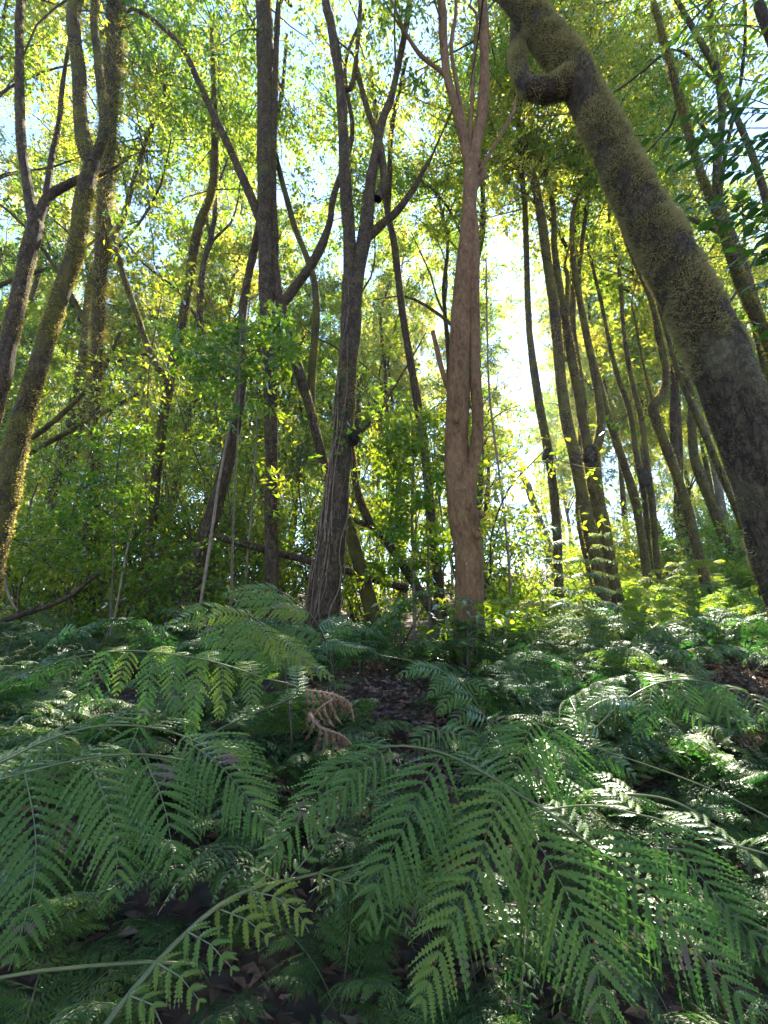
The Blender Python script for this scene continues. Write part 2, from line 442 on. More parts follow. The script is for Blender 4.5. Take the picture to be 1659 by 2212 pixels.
# ------------------------------------------------------------------ moss
def vnoise(P, seed=0):
    i = np.floor(P).astype(np.int64)
    f = P - i
    f = f * f * (3 - 2 * f)
    def h(a, b, c):
        n = (a * 374761393 + b * 668265263 + c * 2147483647 + seed * 144665) & 0x7fffffff
        n = ((n ^ (n >> 13)) * 1274126177) & 0x7fffffff
        return ((n ^ (n >> 16)) & 0xffff) / 65535.0
    r = 0
    for dx in (0, 1):
        for dy in (0, 1):
            for dz in (0, 1):
                w = (f[:, 0] if dx else 1 - f[:, 0]) * (f[:, 1] if dy else 1 - f[:, 1]) * (f[:, 2] if dz else 1 - f[:, 2])
                r = r + w * h(i[:, 0] + dx, i[:, 1] + dy, i[:, 2] + dz)
    return r
def fuzz(mb, V, F, D, n, length, rng, thr=-0.2, freq=3.0, seed=0.0, rank=0.0, w=0.007, tint=(0.2, 0.9)):
    """short blades standing off a tube where a patch mask allows"""
    f = F[rng.integers(0, len(F), n)]
    a, b = rng.random(n)[:, None], rng.random(n)[:, None]
    P = (V[f[:, 0]] * (1 - a) + V[f[:, 1]] * a) * (1 - b) + (V[f[:, 3]] * (1 - a) + V[f[:, 2]] * a) * b
    Nn = D[np.minimum(f[:, 0], len(D) - 1)] * (1 - a) + D[np.minimum(f[:, 1], len(D) - 1)] * a
    q = P * freq + seed
    msk = (vnoise(q, 3) - 0.5) * 2.6 + (vnoise(q * 2.3, 5) - 0.5) * 1.6 + (vnoise(q * 5.5, 9) - 0.5) * 0.9 + rank * Nn[:, 2] * 3
    k = msk > thr + rng.normal(size=n) * 0.2
    P, Nn, msk = P[k], Nn[k], msk[k]
    n = len(P)
    if n == 0:
        return
    R = nrm(Nn + rng.normal(size=(n, 3)) * 0.55 + [0, 0, -0.25])
    S = nrm(np.cross(R, rng.normal(size=(n, 3))))
    L = (length * rng.uniform(0.35, 1.1, n) * np.clip(0.6 + 0.35 * (msk - thr), 0.5, 1.4))[:, None]
    VV = np.stack([P - S * w - Nn * 0.004, P + S * w - Nn * 0.004, P + R * L], 1)
    T = np.clip(rng.uniform(*tint, n) + 0.28 * np.clip(msk, -1, 1), 0, 1)
    mb.add(VV, np.arange(n * 3).reshape(-1, 3), np.repeat(T, 3))

# ------------------------------------------------------------------ traced trees
def stem_rows(pts, Y):
    rows = []
    for p in pts:
        yy = Y + (p[3] if len(p) > 3 else 0.0)
        q = px(p[0], p[1], yy)
        rows.append([*q, 0.40 * p[2] / FPX * ray_t(p[1], yy) / math.sqrt(1 + ((p[0] - 829.5) / FPX) ** 2)])
    return np.array(rows)

def to_ground(rows, flare=1.45):
    """carry the lowest traced point down to the ground along the trunk"""
    p, q = rows[0], rows[1]
    d = p[:3] - q[:3]
    d = d / np.linalg.norm(d)
    gz = float(ground_z(p[0], p[1])) - 0.25
    if d[2] > -0.3:
        d = np.array([d[0] * 0.3, d[1] * 0.3, -1.0])
    k = (p[2] - gz) / -d[2]
    if k > 0.05:
        b = p[:3] + d * k
        b[2] = float(ground_z(b[0], b[1])) - 0.25
        return np.vstack([[*b, p[3] * flare], rows])
    return rows

def extend_up(rows, ztop, r_end=0.03, wob=0.3):
    p, q = rows[-1], rows[-2]
    d = nrm(p[:3] - q[:3])
    d = nrm(d + np.array([0, 0, 0.6]))
    out, cur, r = [rows], p.copy(), p[3]
    n = max(1, int((ztop - p[2]) / 1.6))
    for i in range(n):
        cur = cur.copy()
        cur[:3] += d / max(d[2], 0.3) * (ztop - p[2]) / n + np.array([random.uniform(-wob, wob), random.uniform(-wob, wob), 0])
        cur[3] = r + (r_end - r) * (i + 1) / n
        out.append(cur[None])
    return np.vstack(out)

def grow_crown(mb, anchor_rows, n_branch, reach, rng, twig_r=0.018, up=0.5, zmin=None):
    """side branches off the upper part of a stem; returns cluster centres"""
    C = []
    A = smooth(anchor_rows, 0.25)
    for b in range(n_branch):
        t = rng.uniform(0.05, 1.0)
        p = A[min(int(t * len(A)), len(A) - 1)]
        th = rng.uniform(0, 2 * np.pi)
        L = reach * rng.uniform(0.5, 1.1)
        d = np.array([math.cos(th), math.sin(th), up * rng.uniform(-0.4, 1.4)])
        d /= np.linalg.norm(d)
        q = [p[:3]]
        for s in range(3):
            d = nrm(d + rng.normal(size=3) * 0.28 + [0, 0, -0.03])
            q.append(q[-1] + d * L / 3)
        Q = smooth(q, 0.3)
        r0 = min(twig_r, p[3] * 0.6)
        add_tube(mb, Q, np.linspace(r0, 0.005, len(Q)), 4, slot=1)
        for k in (0.45, 0.62, 0.8, 0.92, 1.0):
            c = Q[min(int(k * (len(Q) - 1)), len(Q) - 1)] + rng.normal(size=3) * 0.22
            C.append(c)
    return np.array(C)

TREES = []
def traced_tree(label, trunk, Y, bark, limbs=(), ztop=14, group=None, crown=(7, 2.2, 90), fz=(6000, 0.03, -0.1), sides=16, bump=0.16,
                cat='tree', name='tree', grounded=True, crown_on_limbs=True, leaf=0.095, tint=(0.15, 0.9), sub_limbs=(), top=True, leafy=0, seed=None):
    sd_ = len(TREES) + 1 if seed is None else seed
    r_ = np.random.default_rng(100 + sd_)
    random.seed(sd_)
    rows = stem_rows(trunk, Y)
    if grounded:
        rows = to_ground(rows)
    root = thing(name, label, cat, (rows[0, 0], rows[0, 1], float(ground_z(rows[0, 0], rows[0, 1]))), group)
    off = np.array(root.location)
    full = extend_up(rows, ztop) if top else rows
    S = smooth(full, 0.07)
    mb = MB()
    V, F, D = add_tube(mb, S[:, :3], S[:, 3], sides, bump=bump, freq=6, seed=sd_)
    link('trunk', mb.mesh('trunk', M[bark], offset=off), root)
    fb = MB()
    if fz and fz[0]:
        fuzz(fb, V, F, D, fz[0], fz[1], r_, fz[2], seed=sd_)
    anchors = [full[-max(3, len(full) // 3):]] if top else []
    for lb in limbs:
        lr = stem_rows(lb['pts'], lb.get('Y', Y))
        up = lb.get('ztop', ztop) if lb.get('top', True) else None
        lf = extend_up(lr, up) if up and up > lr[-1, 2] + 0.3 else lr
        if lf is lr and not lb.get('blunt'):
            d_ = nrm(lr[-1, :3] - lr[-2, :3])
            lf = np.vstack([lr, [*(lr[-1, :3] + d_ * 0.35 + r_.normal(size=3) * 0.06), lr[-1, 3] * 0.55], [*(lr[-1, :3] + d_ * 0.8 + r_.normal(size=3) * 0.14 + [0, 0, 0.1]), 0.005]])
        LS = smooth(lf, 0.07)
        lm = MB()
        V, F, D = add_tube(lm, LS[:, :3], LS[:, 3], lb.get('sides', 12), bump=bump, freq=7, seed=sd_ + 3)
        link('limb', lm.mesh('limb', M[lb.get('bark', bark)], offset=off), root)
        if fz and fz[0]:
            fuzz(fb, V, F, D, int(fz[0] * 0.35), fz[1], r_, fz[2], seed=sd_)
        if crown_on_limbs and lb.get('top', True):
            anchors.append(lf[-3:])
    if fb.n:
        link('moss', fb.mesh('moss', M['moss'], False, off), root, 'stuff')
    if crown and anchors:
        cb = MB()
        C = []
        per = max(3, crown[0] // len(anchors))
        for A in anchors:
            if Y < 6.8:
                A = A[A[:, 2] > 9.0] if (A[:, 2] > 9.0).sum() > 1 else A[-2:]
            C.append(grow_crown(cb, A, per if Y > 6.8 else 3, crown[1], r_))
        C = np.vstack(C)
        C = clear_holes(C[C[:, 2] > (10.5 if Y < 6.8 else 7.0)], 1.25)
        clusters(cb, C, r_.uniform(0.35, 0.6, len(C)), crown[2], leaf, r_, *tint)
        link('crown', cb.mesh('crown', [M['crown'], M['twig']], False, off), root, 'stuff')
    TREES.append(root)
    return root, off, S

def burl(root, off, c, r, mat='dark_moss', hang=1.3, seed=0):
    P = []
    for k in range(9):
        t = k / 8
        P.append(np.array(c) + [0, 0, (0.5 - t) * 2 * r * hang])
    R = [r * math.sin(math.pi * (0.06 + 0.88 * k / 8)) ** 0.7 for k in range(9)]
    mb = MB()
    V, F, D = add_tube(mb, np.array(P), np.array(R), 12, bump=0.75, freq=12, seed=seed)
    o = link('burl', mb.mesh('burl', M[mat], offset=off), root)
    if mat != 'dark_moss':
        return o
    fb = MB()
    fuzz(fb, V, F, D, 900, 0.03, rng, -3, tint=(0, 0.15))
    fb_o = link('moss', fb.mesh('moss', M['dark_moss'], False, off), o, 'stuff')
    return o

# -- left pair
traced_tree('leftmost forked trunk, grey-brown, running off the left edge of the picture',
    [(-75, 1150, 62), (-30, 950, 58), (0, 830, 55), (30, 690, 52), (58, 560, 48), (78, 480, 46)], 4.8, 'bark_dark',
    [dict(pts=[(78, 490, 38), (62, 420, 34), (45, 290, 30), (42, 120, 26), (45, 0, 24)]),
     dict(pts=[(78, 490, 30), (100, 430, 28), (145, 400, 24), (180, 385, 20)], top=False),
     dict(pts=[(98, 435, 20), (112, 340, 18), (128, 260, 15), (140, 150, 12)])], ztop=14, top=False, fz=(9000, 0.03, 0.0))
traced_tree('mossy leaning trunk at the left, forked high up, right limb rimmed with sunlight',
    [(-25, 1260, 80), (2, 1120, 76), (30, 980, 70), (80, 800, 62), (124, 660, 54), (166, 530, 48), (180, 430, 50), (200, 345, 46)], 4.2, 'bark_mossy',
    [dict(pts=[(198, 360, 48), (177, 290, 44), (170, 150, 40), (163, 0, 38)]),
     dict(pts=[(200, 355, 32), (226, 275, 28), (214, 150, 25), (207, 0, 22)])], ztop=14, top=False, fz=(16000, 0.035, -0.3), sides=20)
traced_tree('dark ivy-smothered column of a trunk beside the top left fork',
    [(200, 1000, 30), (212, 700, 34), (226, 420, 40), (236, 250, 46), (246, 100, 50), (252, 0, 50)], 7.5, 'bark_dark', ztop=17, crown=(16, 2.4, 120), fz=(9000, 0.16, -3), sides=12, tint=(0, 0.35))
# -- S shaped mossy tree
traced_tree('S-bent mossy tree with golden-lit edge, left of the straight dark trunk',
    [(306, 1350, 34), (318, 1220, 32), (330, 1100, 30), (345, 960, 29), (364, 840, 30), (392, 710, 30), (410, 600, 28), (430, 490, 27), (458, 410, 24), (464, 300, 20)], 7.0, 'bark_mossy',
    [dict(pts=[(372, 830, 22), (330, 775, 20), (300, 690, 18), (265, 590, 16), (238, 480, 14)], top=False)], ztop=14, fz=(11000, 0.04, -0.4), sides=12)
# -- straight dark trunk
traced_tree('straight dark trunk wound with thin creepers, its crown out of the frame',
    [(588, 1370, 46), (587, 1200, 40), (586, 1000, 36), (584, 850, 36), (578, 700, 42), (575, 500, 46), (573, 250, 44), (572, 0, 42)], 6.2, 'bark_dark',
    [dict(pts=[(592, 640, 22), (594, 520, 20), (590, 400, 18), (594, 200, 17), (604, 0, 15)]),
     dict(pts=[(572, 500, 26), (548, 440, 24), (505, 340, 22), (468, 262, 20), (430, 180, 18), (395, 105, 15), (340, 50, 12), (290, 20, 10)], top=False),
     dict(pts=[(600, 668, 26), (640, 618, 26), (680, 560, 24), (710, 490, 20), (722, 420, 16)]),
     dict(pts=[(592, 560, 24), (604, 640, 26), (640, 780, 27), (668, 880, 26), (700, 1000, 24), (722, 1080, 22, 0.3)], top=False)], ztop=14, fz=(14000, 0.03, 0.0))
# -- ivy laced trunk
T6, T6off, T6S = traced_tree('thick trunk laced with a net of bare ivy stems, splitting in two above',
    [(692, 1400, 112), (700, 1300, 92), (718, 1150, 74), (735, 1000, 60), (746, 850, 54), (758, 700, 52), (760, 600, 50)], 5.5, 'bark_dark',
    [dict(pts=[(758, 620, 38), (754, 500, 34), (745, 380, 31), (736, 190, 27), (716, 60, 24), (704, 0, 22)]),
     dict(pts=[(764, 640, 40), (778, 560, 38), (792, 490, 36), (800, 400, 30), (812, 330, 27), (826, 260, 22), (850, 190, 18)]),
     dict(pts=[(788, 520, 22), (830, 480, 22), (856, 458, 20), (892, 410, 16), (918, 362, 13)], top=False),
     dict(pts=[(815, 430, 24), (830, 390, 22), (818, 300, 18), (795, 240, 16), (770, 150, 13)], top=False),
     dict(pts=[(738, 190, 16), (758, 190, 14), (770, 120, 12), (778, 20, 10)], top=False)], ztop=14, top=False, fz=(14000, 0.028, 0.15), sides=22)
burl(T6, T6off, px(764, 945, 5.45), 0.075, seed=3)
# creepers on it
def wrap(S, t0, t1, a0, a1, r, lift, seed):
    r_ = np.random.default_rng(seed)
    i0, i1 = int(t0 * (len(S) - 1)), int(t1 * (len(S) - 1))
    idx = np.linspace(i0, i1, max(10, (i1 - i0) // 3)).astype(int)
    T, N, B = frames(S[:, :3])
    ang = np.linspace(a0, a1, len(idx)) + 0.25 * np.sin(np.linspace(0, r_.uniform(4, 14), len(idx)) + r_.uniform(0, 6))
    P = [S[i, :3] + (math.cos(a) * N[i] + math.sin(a) * B[i]) * (S[i, 3] * 1.06 + lift) for i, a in zip(idx, ang)]
    return smooth(P, 0.05)
def face_angle(S):
    T, N, B = frames(S[:, :3])
    k = len(S) // 2
    v = np.array([0, 0, CAM_Z]) - S[k, :3]
    return math.atan2(np.dot(v, B[k]), np.dot(v, N[k]))
fa = face_angle(T6S)
for k in range(12):
    r_ = np.random.default_rng(400 + k)
    a = fa + r_.uniform(-1.25, 1.25)
    t0 = r_.uniform(0, 0.35)
    P = wrap(T6S, t0, min(1, t0 + r_.uniform(0.3, 0.75)), a, a + r_.uniform(-1.0, 1.0), 0, 0.006, 500 + k)
    mb = MB()
    add_tube(mb, P, np.linspace(r_.uniform(0.004, 0.013), 0.003, len(P)) * (1 + 0.3 * np.sin(np.arange(len(P)) * 0.7)), 5)
    link('vine', mb.mesh('vine', M['vine'], offset=T6off), T6)
for k in range(14):
    r_ = np.random.default_rng(640 + k)
    i = int(r_.uniform(0.15, 0.98) * (len(T6S) - 1))
    T, N, B = frames(T6S[:, :3])
    a = fa + r_.uniform(-1.3, 1.3)
    d = math.cos(a) * N[i] + math.sin(a) * B[i]
    mb = MB()
    leaves(mb, (T6S[i, :3] + d * (T6S[i, 3] * 1.1 + 0.01))[None], np.array([[r_.uniform(-.6, .6), -0.2, -0.8]]), d[None] + 0.2, 0.075, 0.06, np.array([0.4]))
    link('leaf', mb.mesh('ivy_leaf', M['broad'], offset=T6off), T6)
# -- thin dark stem behind
traced_tree('thin dark mossy stem slanting between the ivy-laced trunk and the smooth brown one',
    [(935, 1150, 24), (920, 1000, 23), (905, 890, 22), (890, 800, 21), (870, 680, 20), (852, 530, 19), (836, 450, 17), (822, 330, 15)], 7.6, 'bark_dark',
    [dict(pts=[(838, 460, 14), (842, 380, 13), (846, 280, 12), (866, 180, 10)])], ztop=14, fz=(5000, 0.03, -0.1), sides=10)
# -- central smooth brown tree
T8, T8off, T8S = traced_tree('smooth reddish-brown central trunk with two stems grown together, bare of moss',
    [(1008, 1440, 96), (1014, 1330, 80), (1012, 1200, 74), (996, 1080, 79), (986, 960, 65), (992, 800, 62), (1000, 620, 53), (1011, 490, 42), (1017, 380, 40), (1016, 330, 38)], 5.2, 'bark_brown',
    [dict(pts=[(1006, 1130, 40, -0.03), (1020, 1010, 40, -0.05), (1032, 920, 34, -0.06), (1026, 800, 30, -0.05), (1024, 660, 30, -0.03), (1024, 540, 30, -0.02), (1020, 420, 26)], top=False, sides=14),
     dict(pts=[(1012, 350, 28), (1000, 300, 24), (984, 230, 23), (966, 165, 22), (957, 80, 22), (952, 0, 21)]),
     dict(pts=[(1010, 360, 18), (1004, 280, 15), (990, 200, 12), (975, 100, 10), (985, 0, 9)]),
     dict(pts=[(1012, 340, 14), (1018, 250, 12), (1022, 160, 10), (1030, 40, 8)], top=False),
     dict(pts=[(1022, 360, 32), (1030, 300, 31), (1044, 220, 29), (1046, 120, 27), (1040, 0, 25)]),
     dict(pts=[(1028, 380, 12), (1050, 345, 11), (1082, 290, 10), (1110, 240, 9)], top=False),
     dict(pts=[(966, 165, 13), (940, 145, 12), (905, 115, 11), (870, 60, 9), (845, 0, 8)], top=False),
     dict(pts=[(972, 850, 15), (955, 800, 14), (945, 760, 14), (935, 716, 13)], top=False, blunt=True)],
    ztop=14, top=False, fz=None, sides=28, bump=0.11, crown=(18, 2.4, 110))
# knots on the smooth trunk
for kx, ky, kr in ((1032, 1155, 0.035), (1040, 1112, 0.03), (985, 905, 0.035), (1012, 1095, 0.022)):
    burl(T8, T8off, px(kx, ky, 5.0), kr, 'bark_brown', 1.4, kx)

# -- big mossy leaning trunk, near right
T9, T9off, T9S = traced_tree('very thick near trunk leaning in from the right, shaggy with buff moss',
    [(1755, 1300, 250), (1712, 1200, 236), (1664, 1060, 216), (1597, 880, 192), (1520, 710, 166), (1443, 560, 142), (1374, 425, 122), (1297, 270, 104), (1232, 145, 93), (1165, 60, 84), (1105, -20, 76), (1060, -90, 66)],
    2.3, 'bark_big',
    [dict(pts=[(1252, 150, 84), (1216, 182, 74), (1178, 196, 62), (1142, 190, 52), (1122, 150, 48, 0.05), (1118, 95, 44, 0.1), (1124, 30, 40, 0.15), (1112, -40, 36, 0.2)], bark='bark_big', sides=18, ztop=8)],
    ztop=10.5, fz=None, sides=40, bump=0.17, crown=(16, 1.6, 90), leaf=0.085)
fb = MB()
Vt, Ft, Dt, _ = tube(T9S[:, :3], T9S[:, 3], 40, 0.17, 6, len(TREES))
r9 = np.random.default_rng(77)
hz = Vt[np.minimum(Ft[:, 0], len(Vt) - 1), 2] + 0.35 * np.sin(Vt[Ft[:, 0], 0] * 9) + 0.3 * np.sin(Vt[Ft[:, 0], 2] * 7 + Vt[Ft[:, 0], 1] * 8)
fuzz(fb, Vt, Ft[hz > 3.0], Dt, 200000, 0.034, r9, -0.45, freq=4.6, seed=2.0, rank=0.35, w=0.0034, tint=(0.15, 0.8))
fuzz(fb, Vt, Ft[hz < 3.0], Dt, 26000, 0.028, r9, 0.75, freq=4.6, seed=1.0, rank=0.25, w=0.0036, tint=(0.3, 0.9))
fuzz(fb, Vt, Ft, Dt, 60000, 0.012, r9, -3, freq=4.0, seed=2.0, w=0.0026, tint=(0.0, 0.22))
Lr = stem_rows([(1252, 150, 84), (1216, 182, 74), (1178, 196, 62), (1142, 190, 52), (1122, 150, 48, 0.05), (1118, 95, 44, 0.1), (1124, 30, 40, 0.15), (1112, -40, 36, 0.2)], 2.3)
LS = smooth(Lr, 0.07)
Vt, Ft, Dt, _ = tube(LS[:, :3], LS[:, 3], 18, 0.17, 7, len(TREES) + 3)
fuzz(fb, Vt, Ft, Dt, 30000, 0.026, r9, -0.6, freq=5.0, w=0.0038, tint=(0.1, 0.9))
link('moss', fb.mesh('moss', M['moss_buff'], False, T9off), T9, 'stuff')

traced_tree('sunlit golden-mossed trunk half hidden behind the thick leaning one',
    [(1790, 1100, 50), (1730, 900, 46), (1660, 740, 40), (1600, 610, 34), (1552, 470, 27), (1500, 330, 22)], 3.9, 'bark_mossy', ztop=9, fz=(9000, 0.035, -1), sides=14)
traced_tree('pale upper stem crossing the top right corner above the mossy trunk',
    [(1700, 900, 34), (1690, 600, 32), (1640, 380, 22), (1585, 240, 19), (1530, 120, 17), (1462, 0, 15)], 5.6, 'bark_mossy', ztop=14, fz=(3000, 0.03, 0.2), sides=12)

# -- slender group on the right
GR = 'slender moss-rimmed trunks right of the smooth brown one'
Ta, oa, _ = traced_tree('leftmost slender stem of the right-hand group, with a dark burl at mid height',
    [(1208, 1285, 26), (1202, 1130, 26), (1188, 1000, 25), (1168, 890, 23), (1148, 760, 19), (1140, 650, 17), (1134, 450, 14)], 7.4, 'bark_mossy', ztop=14, group=GR, crown=(15, 2.4, 100), fz=(8000, 0.035, -0.6), sides=12)
burl(Ta, oa, px(1184, 985, 7.35), 0.085, hang=1.7, seed=5)
traced_tree('thickest plain stem of the right-hand group, unforked and rimmed bright on both sides',
    [(1310, 1330, 40), (1294, 1240, 38), (1275, 1150, 36), (1246, 1010, 34), (1216, 860, 32), (1200, 700, 28), (1180, 550, 25), (1160, 420, 22)], 7.0, 'bark_mossy', ztop=14, group=GR, crown=(15, 2.4, 100), fz=(10000, 0.035, -0.6), sides=14)
Tc, oc, _ = traced_tree('forked stem of the right-hand group, dark where it splits in two',
    [(1330, 1290, 44), (1308, 1180, 42), (1290, 1080, 42), (1280, 1000, 44), (1276, 965, 42)], 7.3, 'bark_mossy',
    [dict(pts=[(1272, 985, 28), (1254, 880, 26), (1232, 760, 25), (1212, 640, 22), (1198, 540, 18), (1192, 430, 14)]),
     dict(pts=[(1284, 985, 26), (1298, 920, 25), (1290, 840, 22), (1262, 700, 19), (1240, 580, 16), (1236, 480, 14), (1252, 380, 12)]),
     dict(pts=[(1222, 780, 16), (1215, 770, 15), (1222, 700, 14), (1226, 600, 12)], top=False)],
    ztop=14, top=False, group=GR, crown=(18, 2.4, 100), fz=(11000, 0.035, -0.6), sides=14)
burl(Tc, oc, px(1277, 985, 7.2), 0.12, hang=1.5, seed=6)
traced_tree('slender stem curving left just right of the forked one, in the right-hand group',
    [(1398, 1240, 26), (1385, 1150, 25), (1366, 1060, 24), (1330, 950, 23), (1296, 840, 20), (1268, 720, 17), (1250, 600, 14)], 7.9, 'bark_mossy', ztop=14, group=GR, crown=(15, 2.4, 100), fz=(8000, 0.035, -0.6), sides=10)
traced_tree('thin back stem of the right-hand group that kinks left at its top',
    [(1400, 1180, 18), (1392, 1080, 17), (1374, 980, 17), (1358, 880, 16), (1336, 820, 14), (1318, 750, 12), (1300, 660, 10)], 9.2, 'bark_mossy', ztop=14, group=GR, crown=(15, 2.4, 100), fz=(5000, 0.035, -0.6), sides=10)
Te, oe, _ = traced_tree('thin back stem of the right-hand group carrying a black burl low down',
    [(1418, 1200, 18), (1408, 1080, 18), (1396, 990, 17), (1384, 900, 16), (1360, 800, 14), (1346, 700, 12), (1338, 590, 10)], 9.0, 'bark_mossy', ztop=14, group=GR, crown=(15, 2.4, 100), fz=(5000, 0.035, -0.6), sides=10)
burl(Te, oe, px(1394, 1030, 8.95), 0.10, hang=2.0, seed=7)
traced_tree('stem with a sharp elbow two thirds up, rightmost slender trunk before the thick one',
    [(1530, 1290, 32), (1505, 1180, 30), (1476, 1070, 29), (1440, 970, 28), (1414, 900, 28), (1412, 874, 30), (1432, 850, 27), (1438, 800, 22), (1424, 730, 20), (1404, 640, 17)], 7.2, 'bark_mossy',
    [dict(pts=[(1412, 880, 10), (1400, 830, 8), (1386, 770, 7), (1372, 690, 6)], top=False)], ztop=14, group=GR, crown=(15, 2.4, 100), fz=(9000, 0.04, -0.7), sides=14)
traced_tree('thin stem squeezed against the left edge of the thick leaning trunk',
    [(1640, 1260, 22), (1608, 1150, 20), (1560, 1030, 19), (1510, 910, 18), (1466, 810, 16), (1440, 720, 13)], 6.6, 'bark_mossy', ztop=14, group=GR, crown=(15, 2.4, 100), fz=(5000, 0.035, -0.6), sides=10)
traced_tree('pale dead snag leaning behind the leftmost slender stem',
    [(1215, 1290, 26), (1196, 1220, 26), (1166, 1130, 24), (1140, 1050, 20), (1128, 1030, 12)], 10.5, 'bark_grey', ztop=0, top=False, crown=None, fz=None, sides=10, cat='dead tree', name='dead_snag')

# -- lower middle and left
traced_tree('stout leaning trunk base left of the straight dark trunk, lost in leaves above',
    [(405, 1320, 62), (425, 1230, 56), (446, 1150, 48), (470, 1080, 42), (500, 960, 36), (520, 840, 30)], 6.8, 'bark_dark', ztop=14, fz=(6000, 0.03, 0.0), sides=12)
traced_tree('dark mossy stem leaning away behind the ivy-laced trunk',
    [(800, 1310, 40), (790, 1270, 38), (768, 1190, 34), (748, 1120, 32), (700, 1000, 26), (672, 860, 22)], 6.4, 'bark_mossy', ztop=14, fz=(7000, 0.03, -0.2), sides=12)
traced_tree('curving dark limb of a fallen tree arching down right of the ivy-laced trunk',
    [(905, 1275, 26), (880, 1235, 24), (842, 1180, 22), (800, 1130, 22), (778, 1080, 20), (765, 1020, 18), (758, 940, 14)], 6.1, 'bark_dark',
    [dict(pts=[(800, 1135, 16), (770, 1125, 14), (748, 1095, 12)], top=False)], ztop=0, top=False, crown=None, fz=(4000, 0.03, -0.1), sides=10, cat='fallen tree', name='fallen_limb')

def log(label, pts, Y, bark, fz=None, cat='log', name='fallen_log', sides=12):
    rows = stem_rows(pts, Y)
    root = thing(name, label, cat, rows[0, :3])
    off = np.array(root.location)
    S = smooth(rows, 0.08)
    mb = MB()
    V, F, D = add_tube(mb, S[:, :3], S[:, 3], sides, bump=0.2, freq=7, seed=len(label))
    link('stem', mb.mesh('stem', M[bark], offset=off), root)
    if fz:
        fb = MB()
        fuzz(fb, V, F, D, fz[0], fz[1], rng, fz[2])
        link('moss', fb.mesh('moss', M['moss'], False, off), root, 'stuff')
    return root
log('fallen branch slung behind the straight dark trunk and the ivy-laced one', [(470, 1160, 18), (540, 1178, 20), (640, 1205, 20), (740, 1230, 19), (830, 1258, 20), (880, 1272, 22)], 6.6, 'bark_dark', (3000, 0.03, 0.2))
log('dark mossy log lying at the left edge behind the ferns', [(-60, 1352, 34), (60, 1362, 32), (130, 1378, 30), (230, 1396, 30), (330, 1412, 26)], 5.6, 'bark_dark', (3000, 0.03, 0.3))
log('bare branch propped up on the dark log at the left', [(-30, 1352, 20), (40, 1330, 20), (100, 1310, 18), (150, 1288, 15), (210, 1240, 10)], 5.5, 'bark_dark')
log('twisted pale twig hanging at the lower left edge', [(-5, 1180, 9), (8, 1240, 9), (20, 1290, 9), (38, 1320, 8)], 5.0, 'pale_stem', cat='branch', name='branch', sides=6)
log('upper leaning pole lit gold at the far left', [(-40, 985, 20), (60, 950, 18), (150, 880, 15), (220, 800, 12), (260, 720, 9)], 8.0, 'bark_mossy', (3000, 0.03, -0.5), cat='leaning pole', name='leaning_pole')
log('lower leaning pole lit gold at the far left', [(-40, 1040, 18), (70, 975, 17), (180, 915, 14), (300, 850, 10)], 8.6, 'bark_mossy', (3000, 0.03, -0.5), cat='leaning pole', name='leaning_pole')

# -- thin pale saplings
for lab, pts, Y in (('pale thin pole crossing in front of the stout leaning trunk', [(414, 1420, 11), (432, 1310, 10), (450, 1200, 10), (470, 1060, 9), (490, 950, 8), (520, 800, 6), (540, 650, 4)], 5.6),
                    ('thin bare stem rising out of the ferns at the lower left', [(228, 1410, 8), (250, 1320, 8), (272, 1200, 7), (300, 1080, 5)], 5.8),
                    ('thin upright stem midway between the ivy-laced and smooth brown trunks', [(895, 1400, 9), (894, 1250, 9), (890, 1110, 8), (893, 1000, 6), (890, 900, 4)], 6.0),
                    ('hair-thin stem right of the smooth brown trunk', [(1108, 1400, 8), (1098, 1200, 7), (1078, 1020, 7), (1058, 860, 6), (1052, 700, 5), (1050, 560, 4)], 6.4),
                    ('thin stem beside the straight dark trunk, on its left', [(520, 1400, 7), (535, 1200, 7), (548, 1060, 6), (556, 900, 5)], 6.6)):
    rows = to_ground(stem_rows(pts, Y))
    root = thing('sapling', lab, 'sapling', (rows[0, 0], rows[0, 1], float(ground_z(rows[0, 0], rows[0, 1]))))
    off = np.array(root.location)
    S = smooth(rows, 0.08)
    mb = MB()
    add_tube(mb, S[:, :3], S[:, 3], 6, bump=0.15, freq=9)
    link('stem', mb.mesh('stem', M['pale_stem'], offset=off), root)
    cb = MB()
    C = S[-max(3, len(S) // 3)::4, :3] + rng.normal(size=(len(S[-max(3, len(S) // 3)::4]), 3)) * 0.15
    clusters(cb, C, 0.28, 22, 0.08, rng)
    link('foliage', cb.mesh('foliage', M['shrub'], False, off), root, 'stuff')

